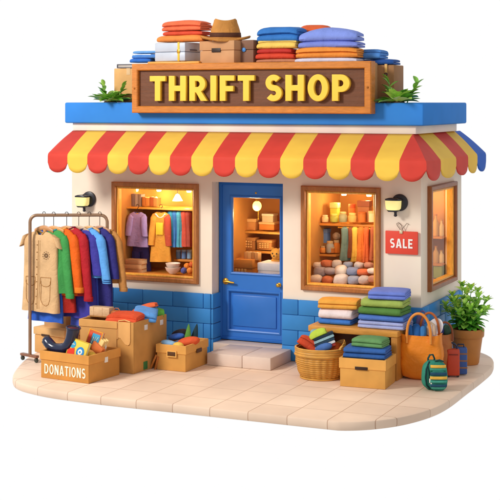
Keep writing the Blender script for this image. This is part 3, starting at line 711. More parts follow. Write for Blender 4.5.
for (u, wpx, L_, c, n_) in [(345, 8, .44, '#6E8A80', 'grey green'), (350.5, 5, .40, '#8A4A2C', 'brown'), (355, 6.5, .45, '#F0C048', 'yellow'), (361, 7, .48, '#E87A2C', 'orange'), (366.5, 6, .46, '#E06830', 'deep orange'), (373, 6, .44, '#B8603C', 'rust'), (378, 6, .42, '#98786A', 'dusty brown')]:
    hanging('scarf', n_+' long scarf hanging on the rail in the right window', 'scarf', u, 228, wpx, L_*.98, .72, c, rot=.25, sl=False, hem=1.45, t=.035, vn=0)
random.seed(11)
cl = ['#C8C0BC', '#A8A0A8', '#D8C8B8', '#B88068', '#D8683C', '#8E98B0', '#E0D4C8', '#C87048', '#9C9298', '#DCCFC4', '#B8ACA8', '#7A86A8']
pos = [(316, 279, 6.5), (327.5, 280, 6.3), (341, 279.5, 8), (354, 280, 6.5), (364.5, 280, 6.5), (374, 279, 6), (320, 271.5, 6.5), (330, 271, 6.8), (341, 270.5, 7), (353, 271.5, 6.5), (363.5, 272, 6.5), (373, 271, 6), (318, 265, 5.2), (327, 263.5, 5.6), (337, 264, 5.4), (348, 265, 5), (359, 265.5, 5.2), (369, 265, 5)]
for i, (u, v, r) in enumerate(pos): ball('rolled_garment', 'one of the soft rolled garments heaped on the floor of the right window', 'rolled clothes', u, v, r, .34+.12*(i >= 6)+.10*(i >= 12), cl[(i*5+2) % len(cl)], 'rolled garments heaped in the right window', random.uniform(.6, .9), .8, random.uniform(.5, .78))
# behind the door pane
DY = 1.15
shelf('stock_shelf', 236, 292, 230.5, DY, 1.59, 'upper stockroom shelf seen through the door glass', .03, '#E0A048'); shelf('stock_shelf', 236, 292, 250, DY, 1.59, 'lower stockroom shelf seen through the door glass', .03, '#D89040')
b = bm_new(); a0, _ = fp(236, 230, DY); box(b, a0-.03, a0, DY-.005, 1.59, DB, fp(0, 229, DY)[1], .004); tag(obj('shelf_upright', b, wood('#C88438'), None, 30), 'wooden upright carrying the stockroom shelves behind the door', 'shelf upright')
bx('carton', 'small tan carton on the upper stockroom shelf behind the door', 'carton', 246, 255.5, 230, 219, DY+.08, .14, '#D89858', lid='#E8B878')
bx('carton', 'wide orange carton at the right of the upper stockroom shelf', 'carton', 259, 274, 230, 222.5, DY+.04, .2, '#D8843C', lid='#E8C088')
bx('carton', 'pale carton stacked on the orange one behind the door', 'carton', 262, 273, 222.3, 214, DY+.06, .16, '#E0C8A0', lid='#F0E0C0')
bx('carton', 'brown crate with slats on the lower stockroom shelf, left one', 'carton', 241, 254.5, 249.7, 238, DY+.04, .16, '#A87040', lid='#C08850')
bx('carton', 'brown crate on the lower stockroom shelf, right one', 'carton', 257, 271.5, 249.7, 240.5, DY+.04, .16, '#B07844', lid='#C89058')
bx('cabinet', 'wooden cabinet standing low at the left behind the door glass', 'cabinet', 231, 252, 290, 260, .80, .3, '#C07A34', lid='#D89048')
bx('storage_chest', 'pale grey chest at the lower right behind the door glass', 'chest', 258, 284, 290, 264, .62, .35, '#C8BCC0', lid='#E4DCE0')
books('one of the small tan books standing on the cabinet behind the door glass', 244, 258, 259.7, 252.5, .9, ['#C89868', '#D8B080', '#B88858', '#D0A070'], 'books on the stockroom cabinet')
for (u0, u1, v0, v1, Y_) in ((243, 252.5, 247.5, 240.5, DY+.035), (259, 269.5, 248, 243, DY+.035), (235, 247, 282, 268, .795)):
    xa, za = fp(u0, v0, Y_); xb, zb_ = fp(u1, v1, Y_); b = bm_new()
    for k in range(4):
        for j in range(3): box(b, xa+(xb-xa)*(k+.12)/4, xa+(xb-xa)*(k+.80)/4, Y_-.012, Y_-.002, za+(zb_-za)*(j+.15)/3, za+(zb_-za)*(j+.8)/3, .002)
    tag(obj('carved_panel', b, card('#E0B070'), None, 30), {243: 'grid of pale inlays on the left crate of the lower stockroom shelf', 259: 'grid of pale inlays on the right crate of the lower stockroom shelf', 235: 'grid of pale inlays on the low cabinet behind the door'}[u0], 'inlay panel')
# teddy head
tx, tz = fp(276.5, 254, .86); td = thing('teddy_bear', 'golden plush bear peeping over the grey chest behind the door', 'soft toy', (tx, .86, tz)); b = bm_new()
blob(b, (0, 0, 0), (.085, .075, .08), 1, nz=.1); blob(b, (-.06, 0, .065), (.028, .018, .028)); blob(b, (.06, 0, .065), (.028, .018, .028)); blob(b, (0, -.065, -.025), (.038, .03, .028)); blob(b, (0, .02, -.14), (.095, .07, .11))
obj('plush', b, cloth('#E0A040'), td, 60); b = bm_new(); blob(b, (-.03, -.069, .012), (.011, .008, .011)); blob(b, (.03, -.069, .012), (.011, .008, .011)); blob(b, (0, -.093, -.018), (.012, .008, .009)); obj('eyes', b, blk, td, 60)
bx_, bz_ = fp(257, 206, .75); bl = thing('hanging_bulb', 'glowing round bulb hanging behind the door glass', 'light bulb', (bx_, .75, bz_))
b = bm_new(); blob(b, (0, 0, 0), (.062, .062, .07), 1, 24, 16); obj('bulb', b, lit('#FFE070', 3.2), bl, 60); b = bm_new(); tube(b, [(0, 0, .065), (0, 0, 2.56-bz_)], .006, 8); lathe(b, [(.001, .06), (.022, .06), (.022, .09), (.001, .1)], 12); obj('cord', b, brass, bl, 40)
b = bm_new(); tube(b, [(.01, .02, -.07), (.01, .02, -.19)], .003, 6); obj('pull_chain', b, brass, bl, 40)
plight(bx_, .62, bz_-.12, 8, .06); plight(bx_+.1, 1.0, bz_-.55, 2, .06)  # the bulb's own light, then an added fill lamp deeper in the room
# side window
bY = 1.40
for i, (vv, lb) in enumerate([(237, 'upper'), (264, 'lower')]):
    zz = fp(438, vv, 1.30)[1]
    b = bm_new(); box(b, XR-.75, XR-.106, 1.30, 1.595, zz-.028, zz, .004); tag(obj('side_window_shelf', b, wood('#D08A3A'), None, 30), lb+' wooden shelf seen through the narrow side window', 'shelf')
    for k, (xx, h_, c, l) in enumerate([(.60, .20, '#E8B060', '#F0C880'), (.50, .17, '#D88040', '#E8A060'), (.405, .26, '#F0C068', '#D89850'), (.31, .19, '#C87040', '#E0A868'), (.22, .27, '#D8A860', '#C88848'), (.155, .20, '#E8C888', '#D8A050')]):
        t = thing('bottle', 'one of the amber bottles on the shelves behind the side window', 'bottle', (XR-xx, bY+.04*(k % 2), zz), 0, 'bottles in the side window'); b = bm_new(); q = h_*(1.1 if i == 0 else .85)
        lathe(b, [(.001, .001), (.036, .001), (.040, .01), (.040, q*.6), (.016, q*.8), (.016, q*.92)], 16); obj('vessel', b, paint(c, .3), t, 40); b = bm_new(); lathe(b, [(.001, q*.925), (.02, q*.925), (.02, q), (.001, q)], 12); obj('cap', b, paint(l, .4), t, 40)
for k, xx in enumerate((.62, .42, .235)):
    b = bm_new(); box(b, XR-xx, XR-xx+.12, 1.32, 1.5, .99, 1.10+.04*k, .012); tag(obj('wooden_box', b, card(['#C87838', '#B86A34', '#98A048'][k]), None, 30), ['orange brown', 'dark brown', 'green tinted'][k]+' box at the bottom of the side window', 'box')
plight(XR-.35, 1.05, 1.75, 2.2, .08)  # added fill for the side window shelves, no fixture belongs to it
# ================================================================== ON THE ROOF
ZR = 3.347; ZP = SZ1-.010
def rx(u, Y): return fp(u, 0, Y)[0]
def rz(v, Y, u=250): return fp(u, v, Y)[1]
def rfold(name, label, cat, c, u0, u1, vb, vt, Y, d, rot=0, layers=4, seed=0, puff=0, group=None, soft=1.0, var=.08):
    x0, z0 = fp(u0, vb, Y); x1, z1 = fp(u1, vt, Y)
    return add_fold(name, label, cat, c, (x1-x0)*.95, d, (z1-z0)*1.26, ((x0+x1)/2+.012, Y+d/2, z0-.013), rot, layers, seed, puff, group, var, soft*1.5)
def carton_closed(label, x0, x1, y0, y1, z0, z1, c='#C9985F', rot=0, name='cardboard_box'):
    t = thing(name, label, 'box', ((x0+x1)/2, (y0+y1)/2, z0), rot); w, d, H = (x1-x0)/2, (y1-y0)/2, z1-z0
    b = bm_new(); box(b, -w, w, -d, d, .001, H, .010); obj('case', b, card(c), t, 30)
    b = bm_new(); box(b, -.03, .03, -d-.003, -d-.0005, H-.09, H+.003, .0005); obj('tape', b, mat('#DDB888', .35), t, 20)
    return t
x0 = rx(114, .16); carton_closed('pale upright cardboard box at the left end of the rooftop pile', x0, x0+.46, .16, .52, ZR, rz(67, .16), '#DDAA6C')
x0 = rx(116, .18); t = thing('folder', 'dark grey flat folder lying on the left rooftop cardboard box', 'folder', (x0+.17, .32, rz(67, .16)+.004)); 
b = bm_new(); box(b, -.17, .17, -.12, .12, 0, .012, .004); box(b, -.17, .17, -.12, .12, .045, .057, .004); box(b, -.17, -.155, -.12, .12, .0125, .0445, .003); obj('cover', b, mat('#5A565E', .5), t, 30); b = bm_new(); box(b, -.153, .16, -.112, .112, .0125, .0445, 0); obj('pages', b, mat('#B8B0A8', .6), t, 0)
xr1 = rx(394, .18); tb = carton_closed('tall brown cardboard box at the right end of the rooftop pile', xr1-.60, xr1, .18, .58, ZR, rz(66.5, .18), '#A87850')
t = thing('luggage_strap', 'short tan strap with metal ring hanging over the right rooftop box', 'strap', (rx(386, .17), .168, rz(66, .17))); b = bm_new(); box(b, -.018, .018, -.004, .004, -.11, .006, .003); obj('strap_band', b, mat('#D8A860', .5), t, 30); b = bm_new(); tube(b, [(.018*math.cos(a), -.004, -.125+.018*math.sin(a)) for a in [i*PI/8 for i in range(17)]], .005, 6, cap=False); obj('ring', b, mat('#4A4A55', .3, metal=.8), t, 60)
# left blue pile on the sign
Yp = -.06
rfold('folded_cloth', 'bright blue folded cloth at the far left on top of the sign', 'folded cloth', '#2E6FD0', 128, 150, 61.8, 57.8, Yp, .30, 0, 2, 1)
rfold('folded_cloth', 'mid blue folded cloth second from the bottom of the left rooftop pile', 'folded cloth', '#4A86D8', 130, 155, 57.6, 53.8, Yp, .28, 0, 2, 2)
t = thing('magazine', 'white paper magazine on the small blue rooftop pile', 'magazine', ((rx(130, Yp)+rx(152, Yp))/2, Yp+.13, rz(53.6, Yp)+.003)); b = bm_new(); box(b, -.145, .145, -.12, .12, 0, .012, .003); obj('pages', b, mat('#F0ECE4', .5), t, 20); b = bm_new(); box(b, -.145, .145, -.12, .12, .0125, .016, .001); obj('cover', b, mat('#9FC4E8', .4), t, 20)
rfold('folded_cloth', 'light blue folded cloth on top of the small left rooftop pile', 'folded cloth', '#6AA6E4', 131, 158, 52.6, 50, Yp+.03, .26, 0, 2, 3)
b = bm_new(); box(b, 0, rx(201, Yp)-rx(149.5, Yp), 0, .42, 0, .042, .012); tag(obj('wooden_plank', b, wood('#F0A848'), None, 30, (rx(149.5, Yp), Yp-.06, ZP+.001)), 'orange yellow plank under the pale grey case on the sign', 'plank')
# pale case with strap
cx0, cx1 = rx(155, -.05), rx(200, -.02); t = thing('suitcase', 'pale grey blue case with a yellow strap under the orange cloths', 'suitcase', (cx0, -.06, ZP+.045), math.radians(-10)); w = .515; H = rz(41.3, -.05)-ZP-.045; d = .36
b = bm_new(); box(b, 0, w, 0, d, .001, H*.5-.002, .014); box(b, 0, w, 0, d, H*.5+.002, H, .014); obj('case', b, mat('#C3CAD6', .4, .05), t, 30)
b = bm_new(); box(b, .005, w-.005, .004, d-.004, H*.5-.004, H*.5+.004, 0); obj('seam', b, mat('#8890A0', .5), t, 0)
b = bm_new(); box(b, w*.76, w*.76+.034, -.005, d+.004, -.0, H+.005, .003); obj('strap', b, mat('#F0C040', .45), t, 30)
b = bm_new(); box(b, w*.76-.006, w*.76+.040, -.010, -.0055, H*.42, H*.62, .003); obj('buckle', b, brass, t, 30)
b = bm_new(); tube(b, [(w+.001, d*.3, H*.6), (w+.02, d*.34, H*.6), (w+.02, d*.66, H*.6), (w+.001, d*.7, H*.6)], .008, 8); obj('handle', b, mat('#5A5460', .5), t, 50)
Yo = -.04
rfold('folded_cloth', 'light orange folded cloth lying directly on the pale rooftop case', 'folded cloth', '#F28A3A', 154, 204, 41.2, 34.6, Yo-.02, .34, -.06, 2, 5)
rfold('folded_cloth', 'red folded cloth between the two orange cloths on the pale case', 'folded cloth', '#DE4A2E', 160, 204, 34.6, 30.2, Yo, .32, -.1, 2, 6)
rfold('folded_cloth', 'coral folded cloth at the very top above the pale case', 'folded cloth', '#EE6A40', 159, 204, 30.2, 20.8, Yo, .30, -.16, 4, 7, 0)
# hat box + hat
t = thing('cardboard_box', 'brown lidded keepsake box with blue clasp carrying the hat', 'box', (rx(200, -.06), -.06, ZP+.002), math.radians(-12)); w = rx(236, -.1)-rx(200, -.06)+.02; H = rz(40.5, -.06)-ZP; d = .42; kc = card('#C89468'); kd = card('#B88860')
b = bm_new(); box(b, 0, w, 0, d, 0, H*.58, .008); obj('case', b, kc, t, 30)
b = bm_new(); box(b, -.006, w+.006, -.006, d+.006, H*.58+.003, H, .008); obj('lid', b, kc, t, 30)
b = bm_new(); box(b, w*.36, w*.62, -.012, -.0075, H*.50, H*.68, .004); obj('slot_shade', b, mat('#3A2A22', .5), t, 30)  # handle slot as a raised piece, the hollow's shade put into its colour
xq = w
# right side of the same box, its shade put into darker card
t2 = thing('cardboard_box', 'right side of the keepsake box, shade put into its dark brown, with a round blue clasp', 'box', (rx(236, .0), -.035, ZP+.002), math.radians(-3)); w2 = rx(256, -.02)-rx(237, -.02)
b = bm_new(); box(b, 0, w2, 0, .4, 0, H*.60, .008); obj('case', b, card('#8A6450'), t2, 30); b = bm_new(); box(b, -.003, w2+.004, -.005, .405, H*.60+.003, H*1.02, .008); obj('lid', b, card('#84604C'), t2, 30)
b = bm_new(); lathe(b, [(.001, 0), (.028, .001), (.028, .008), (.018, .014), (.001, .015)], 20, M=Matrix.Translation((w2*.5, -.006, H*.60))@Matrix.Rotation(PI/2, 4, 'X')); obj('clasp', b, mat('#4A90D8', .3), t2, 40)
# hat
hx_, hz_ = fp(224.5, 41.0, .0); ht = thing('felt_hat', 'tan felt fedora with dark brown band resting on a cardboard box', 'hat', (hx_, .03, hz_+.012), (math.radians(3), math.radians(0), TH))
def hring(rx_, ry_, z, saddle=0, pinch=0, dent=0): return [(rx_*math.cos(a), ry_*math.sin(a)*(1-pinch*max(0, -math.sin(a))*0-pinch*math.cos(a)**2*0), z+saddle*(math.cos(a)**2)-dent*math.exp(-((math.cos(a))**2)*6)*0) for a in [2*PI*k/40 for k in range(40)]]
b = bm_new()
R_ = [hring(.205, .165, .004), hring(.26, .20, -.008, .016), hring(.322, .235, -.018, .044), hring(.338, .245, -.004, .052), hring(.326, .238, .012, .050), hring(.26, .20, .020, .024), hring(.215, .170, .026), hring(.205, .162, .05)]
loft(b, R_, True, False, False); obj('brim', b, cloth('#C98338'), ht, 60)
b = bm_new(); rings = []
for q in [i/10 for i in range(11)]:
    z = .045+.205*q; r = .206-.055*q**1.6; ry = .163-.055*q**1.5; rings.append([(r*math.cos(a), ry*math.sin(a), z+(.018*abs(math.cos(a))**1.5 if q > .9 else 0)) for a in [2*PI*k/40 for k in range(40)]])
for s_, dz in ((.86, .012), (.66, -.002), (.40, -.028), (.12, -.038)): rings.append([(.151*s_*math.cos(a), .108*s_*math.sin(a), .25+dz+.030*abs(math.cos(a))**2*s_) for a in [2*PI*k/40 for k in range(40)]])
loft(b, rings, True, False, True); obj('crown', b, cloth('#CC863A'), ht, 60)
b = bm_new(); loft(b, [[(r*math.cos(a), ry*math.sin(a), z) for a in [2*PI*k/40 for k in range(40)]] for (r, ry, z) in ((.208, .166, .040), (.2115, .1695, .045), (.2055, .163, .098), (.200, .158, .101))], True, False, False); obj('hat_band', b, cloth('#5A3422'), ht, 60)
# middle rooftop pile
Y2 = -.08
rfold('folded_cloth', 'dusty rose folded cloth at the bottom of the middle rooftop pile', 'folded cloth', '#C8805C', 253.5, 297, 61.6, 58.2, Y2, .36, 0, 2, 11)
rfold('folded_cloth', 'orange red folded cloth second from the bottom in the middle rooftop pile', 'folded cloth', '#E0432A', 253, 293, 58.2, 52.6, Y2, .36, .02, 2, 12)
rfold('folded_cloth', 'deep red folded cloth third from the bottom in the middle rooftop pile', 'folded cloth', '#C8322A', 255, 292, 52.6, 47.8, Y2+.01, .34, -.05, 2, 13)
rfold('folded_cloth', 'yellow folded cloth in the middle rooftop pile', 'folded cloth', '#F6C555', 254.5, 297, 47.8, 38.6, Y2+.0, .34, -.08, 3, 14)
rfold('folded_cloth', 'blue folded cloth on top of the middle rooftop pile', 'folded cloth', '#2F74C4', 254.5, 299, 40.8, 28, Y2+.02, .34, -.10, 4, 15)
rfold('rolled_cloth', 'orange cloth peeping out behind the top of the periwinkle rooftop cloth', 'folded cloth', '#E8602E', 296, 328, 40, 27.2, .30, .25, 0, 2, 16, .01)
# right rooftop pile
Y3 = -.10
rfold('folded_cloth', 'lavender white folded cloth at the bottom of the right rooftop pile', 'folded cloth', '#D6D2E6', 291.5, 357, 61.8, 57, Y3, .40, 0, 2, 21)
rfold('folded_cloth', 'orange folded cloth in the right rooftop pile', 'folded cloth', '#EE8E30', 292.5, 357, 57, 47.2, Y3, .40, .02, 4, 22)
rfold('folded_cloth', 'periwinkle folded cloth lying under the plump top cloth of the right rooftop pile', 'folded cloth', '#7888DC', 295, 357.5, 47.2, 40.4, Y3+.01, .38, 0, 2, 23)
rfold('folded_cloth', 'plump periwinkle cloth on top of the right rooftop pile', 'folded cloth', '#7E93E6', 296, 357, 40.6, 31.5, Y3+.02, .36, .02, 2, 24, .055)
Yb = .20; zb = rz(66.5, .18)+.004
add_fold('folded_cloth', 'dark blue folded cloth lying on the tall brown rooftop box', 'folded cloth', '#24509C', .52, .34, .075, (rx(374, Yb), Yb+.16, zb), 0, 2, 31)
add_fold('folded_cloth', 'light blue folded cloth with a rolled end at the right of the rooftop pile', 'folded cloth', '#4E8EDC', .42, .30, .125, (rx(366, Yb), Yb+.14, zb+.078), -.1, 3, 32)
def tuft(label, u, v, Y, hpx, n, seed, spread=1.0):
    x, z = fp(u, v, Y); m_ = mpp(x, Y); random.seed(seed); t = thing('roof_plant', label, 'plant', (x, Y, ZR)); b = bm_new()
    for k in range(n):
        az = 2*PI*k/n+random.uniform(-.3, .3); el = random.uniform(.1, 1.2); L_ = hpx*m_*random.uniform(.55, 1)
        el = max(el, .32); leaf(b, (.03*math.cos(az), .03*math.sin(az), .0), az, el, L_*(1.15 if el < .7 else 1.0), L_*.46, random.uniform(.15, .55), mi=random.choice([0, 0, 1, 2]))
    for (dx, ln, s_) in ((-.05, 1.0, -1), (.10, .9, 1)):
        pts = [(dx*spread, 0, 0), (dx*1.5*spread, -.01, hpx*m_*.5*ln), (dx*2.1*spread, 0, hpx*m_*.85*ln)]; tube(b, pts, [.008, .006, .003], 6, mi=2)
        for j in range(6):
            q = .35+.12*j; p = Vector(pts[0]).lerp(Vector(pts[2]), q)
            leaf(b, p, random.uniform(0, 2*PI) if j % 2 else (0 if s_ > 0 else PI)+random.uniform(-.4, .4)*1, .5+.12*j, hpx*m_*.46, hpx*m_*.22, .4, mi=random.choice([0, 1, 0]))
    obj('foliage', b, [leafm('#84BE48'), leafm('#B2DC62'), leafm('#5E9E3A')], t, 60); b = bm_new(); lathe(b, [(.001, .0), (.09, .0), (.07, .02), (.001, .03)], 16); obj('soil', b, mat('#4A3424', .8, bump=.3), t, 40)
    return t
def leafm(h):
    m = mat(h, .42, .16, 9, .12, 30, .4, sub=.1); return m
tuft('small leafy green plant on the left end of the roof edge', 110, 104, -.03, 20, 34, 3)
tuft('small leafy green plant on the right end of the roof beside the brown box', 398, 104, -.03, 25, 42, 5, 1.2)
# ================================================================== CLOTHES RAIL
wm = wood('#8E5F48', (2, 2, .5))
pA = gp(30, 361.5); dA = dep(*pA); ppx = dA/FL
rang = TH+math.radians(1.5)
rail_dir = Vector((math.cos(rang), math.sin(rang), 0)); RL = 77*ppx
zrail = HC-(215.2-100)*ppx
rk = thing('clothes_rack', 'brown metal clothes rack on small wheels, crowded with coloured garments', 'clothes rack', (pA[0], pA[1], 0), rang)
met = mat('#A07C60', .32, .08, 4, .05, 80, .5, metal=.35)
b = bm_new(); R0 = .09
pts = [(0, 0, .09), (0, 0, .8), (0, 0, zrail-R0)]+[(R0-R0*math.cos(a), 0, zrail-R0+R0*math.sin(a)) for a in [math.radians(x) for x in (15, 30, 45, 60, 75, 90)]]+[(RL*.5, 0, zrail)]+[(RL-R0+R0*math.sin(a), 0, zrail-R0+R0*math.cos(a)) for a in [math.radians(x) for x in (0, 15, 30, 45, 60, 75, 90)]]+[(RL, 0, .8), (RL, 0, .09)]
tube(b, pts, .021, 14); obj('rail_frame', b, met, rk, 60)
fa, fb_ = gp(18, 361, .08), gp(40.5, 365.5, .08); fang = math.atan2(fb_[1]-fa[1], fb_[0]-fa[0])-rang
for X_ in (0, RL):
    b = bm_new(); M_ = Matrix.Translation((X_, 0, 0))@Matrix.Rotation(fang, 4, 'Z')
    box(b, -.17, .15, -.028, .028, .062, .095, .008, M=M_); o = obj('foot_bar', b, wm, rk, 30)
    for s_ in (-.145, .125):
        b = bm_new(); lathe(b, [(.001, -.014), (.026, -.014), (.031, -.008), (.031, .008), (.026, .014), (.001, .014)], 20, M=M_@Matrix.Translation((s_, 0, .031))@Matrix.Rotation(PI/2, 4, 'X')); obj('wheel', b, mat('#3A4038', .4), rk, 40)
        b = bm_new(); box(b, -.012, .012, -.020, -.015, .03, .064, .002, M=M_@Matrix.Translation((s_, 0, 0))); box(b, -.012, .012, .015, .020, .03, .064, .002, M=M_@Matrix.Translation((s_, 0, 0))); obj('wheel_fork', b, mat('#6A6058', .4, metal=.5), rk, 30)
def rail_pt(u): q = (u-30)/77*RL; return pA[0]+rail_dir.x*q, pA[1]+rail_dir.y*q
GA = TH-math.radians(30)
def garment(name, label, cat, u, vsh, wpx, L_, c, sl=.6, rot=GA, off=0, hem=1.15, t=.055, hc=None, vneck=.03, r0=.078, r1=.06, body_k=5, cuff=None, sout=.125, hemc=None, sr0=None, seed=None):
    x, y = rail_pt(u); nx, ny = math.sin(rot), -math.cos(rot)
    x += nx*off; y += ny*off
    z = HC-(vsh+1.2-100)*dep(x, y)/FL; w = wpx*mpp(x, y)/math.cos(rot-TH)
    th = thing(name, label, cat, (x, y, z), rot); sd = seed if seed is not None else u
    b = bm_new(); body(b, w, w*hem, L_, t, seed=sd, rip=.016, neck=.072, k=body_k, vneck=vneck, zs=.095); obj('torso', b, cloth(c), th, 70)
    if sl:
        for s in (-1, 1):
            b = bm_new(); rg = sleeve(b, w, sl, r0, r1, sout, s, sd, zs=.075); so_ = obj('sleeve', b, cloth(c), th, 70)
            if cuff:
                b = bm_new(); cx_ = sum(p[0] for p in rg)/len(rg); cy_ = sum(p[1] for p in rg)/len(rg); cz_ = rg[0][2]
                for (dz0, dz1, k_) in cuff[1]: loft(b, [[(cx_+(p[0]-cx_)*k_*m_, cy_+(p[1]-cy_)*k_*m_, cz_+dz) for p in rg] for (dz, m_) in ((dz1, .98), (dz1-.004, 1.02), (dz0+.004, 1.02), (dz0, .98))], True, False, False)
                obj('cuff', b, cloth(cuff[0]), so_, 60)
    if hemc:
        pass
    # collar band
    b = bm_new(); tube(b, [(.074*math.cos(a), .03*math.sin(a), .016-(vneck*(1-abs(math.cos(a)))*(1 if math.sin(a) < 0 else .2))) for a in [2*PI*k/24 for k in range(25)]], .011, 8, cap=False); obj('collar', b, cloth(hc or c), th, 60)
    return th, w
CU = lambda c: (c, [(-.002, .055, 1.06)])
VR = TH-math.radians(30)
# front tan coat over a blue shirt
th, w = garment('coat', 'sand coloured long sleeveless coat with pockets and stitched crest, nearest on the rack', 'coat', 38.8, 231, 37, 1.02, '#DEB07A', sl=.0, rot=VR, hem=1.12, t=.058, vneck=.085, off=-.045, hc='#C8924A')
# shoulder caps
for s in (-1, 1):
    b = bm_new(); rings = []
    for j in range(6):
        q = j/5; rings.append([(s*(w/2-.035+.06*q)+.062*math.cos(a)*(1-.15*q)*.8, .052*math.sin(a), -.045-.135*q+.06*math.cos(a)*s*(-1)*(.4)) for a in [2*PI*k/18 for k in range(18)]])
    loft(b, rings, True, True, False); obj('cap_sleeve', b, cloth('#DEB07A'), th, 60)
sy = skin_y([c for c in th.children if c.name.startswith('torso')][0])
dk = mat('#8A5A2C', .6)
def on(x_, z_, o_=.003): return (x_, sy(x_, z_)-o_, z_)
def dense(pts, n=5): return [tuple(a_+(b_-a_)*i/n for a_, b_ in zip(p, q)) for p, q in zip(pts, pts[1:]) for i in range(n)]+[pts[-1]]
b = bm_new(); tube(b, [on(.0, -.10-.88*i/24, .001) for i in range(25)], .0045, 6); tube(b, [on(.026, -.10-.88*i/24, .001) for i in range(25)], .0025, 5); obj('placket', b, cloth('#B08046'), th, 60)
for k in range(9):
    b = bm_new(); blob(b, on(-.022, -.16-k*.095), (.008, .005, .008), 1, 10, 6); obj('button', b, dk, th, 60)
for cxp in (.120, -.125):
    b = bm_new(); pz = -.62; w_ = .068
    tube(b, [on(*p) for p in dense([(cxp-w_, pz+.0), (cxp-w_, pz-.24), (cxp-w_*.6, pz-.30), (cxp, pz-.32), (cxp+w_*.6, pz-.30), (cxp+w_, pz-.24), (cxp+w_, pz+.0)])], .0032, 5)
    obj('pocket', b, mat('#A8743A', .6), th, 60)
    b = bm_new(); w_ = .076
    fl = [(cxp-w_, pz+.045), (cxp-w_, pz-.035), (cxp-w_*.5, pz-.065), (cxp, pz-.072), (cxp+w_*.5, pz-.065), (cxp+w_, pz-.035), (cxp+w_, pz+.045), (cxp-w_, pz+.045)]
    tube(b, [on(*p) for p in dense(fl)], .0036, 5); obj('pocket_flap', b, mat('#A8743A', .6), th, 60)
b = bm_new(); cxm, czm = .125, -.29
for k in range(10):
    an = 2*PI*k/10
    for r_ in (.026, .048):
        px_, pz_ = cxm+r_*math.cos(an+.3*(r_ > .04)), czm+r_*math.sin(an+.3*(r_ > .04)); tube(b, [on(px_-.007*math.sin(an), pz_+.007*math.cos(an)), on(px_+.007*math.sin(an), pz_-.007*math.cos(an))], .0036, 5)
    tube(b, [on(cxm+.010*math.cos(an), czm+.010*math.sin(an)), on(cxm+.019*math.cos(an), czm+.019*math.sin(an))], .003, 5)
obj('crest', b, mat('#6A4A34', .6), th, 60)
garment('shirt', 'royal blue long shirt showing below and inside the sand coloured coat', 'shirt', 41.5, 230.5, 33, 1.16, '#2F62D0', sl=0, rot=VR, hem=1.2, t=.040, off=-.085, vneck=.02)
garment('jacket', 'green long sleeved jacket with ribbed cuff behind the sand coloured coat', 'jacket', 52, 229, 31, .80, '#3E9A48', sl=.78, off=-.015, cuff=('#3E9A48', [(-.002, .06, 1.08)]), hc='#2E8AA0')
garment('jacket', 'dark red long jacket hanging between the green and orange jackets', 'jacket', 56, 231, 32, 1.02, '#B8261C', sl=0, off=-.06)
garment('jacket', 'bright orange long sleeved jacket with folded cuff', 'jacket', 61.5, 228, 31, .84, '#F0600E', sl=.72, off=.0, r0=.086, r1=.066, cuff=('#F07818', [(-.002, .07, 1.08)]), hc='#F2A040')
garment('jacket', 'crimson long sleeved jacket in the middle of the rack', 'jacket', 70, 227, 33, .86, '#BE1E28', sl=.84, off=.0, r0=.088, r1=.066, cuff=('#B41C26', [(-.002, .06, 1.07)]), hc='#7A1430')
garment('shirt', 'short sleeved violet shirt with dark edge right of the crimson jacket', 'shirt', 80, 228, 31, 1.14, '#3F3AA0', sl=.50, off=-.01, r0=.085, r1=.08, hc='#2A2A60')
garment('shirt', 'sky blue shirt with two dark rings at the cuff', 'shirt', 88, 228, 32, .62, '#5AA4EC', sl=.60, off=.02, r0=.085, r1=.068, cuff=('#24508C', [(.015, .027, 1.05), (.04, .052, 1.05)]), sout=.15)
garment('dress', 'long deep blue dress reaching lowest behind the sky blue shirt', 'dress', 84, 231, 26, 1.22, '#4458C6', sl=0, off=-.03)
garment('dress', 'long dark purple dress near the right end of the rack', 'dress', 97.5, 227.5, 29, 1.22, '#33307E', sl=.55, off=-.01, r0=.08, r1=.07, hc='#203868')
garment('coat', 'plain camel coat hanging last at the right end of the rack', 'coat', 107, 230, 26, .66, '#C4813E', sl=.68, off=-.02, r0=.07, r1=.06, cuff=('#C08040', [(-.002, .05, 1.06)]))
for i, (u, h, lb) in enumerate([(41.5, '#C89060', 'wooden hanger inside the sand coloured coat, first hook from the left'), (54, '#D89858', 'wooden hanger second from the left on the rack'), (67, '#C89058', 'wooden hanger third from the left on the rack, holding crimson'), (79, '#C0A080', 'pale wooden hanger fourth from the left on the rack'), (89.5, '#D8A464', 'wooden hanger holding the sky blue shirt, fifth from the left'), (100, '#B8805A', 'wooden hanger nearest the right end of the rack')]):
    x, y = rail_pt(u); o_ = .06 if i == 0 else .0; hanger(lb, x-math.sin(VR)*o_, y+math.cos(VR)*o_-.01, zrail-.155, .30, (VR if i == 0 else GA+.15), .185, h)
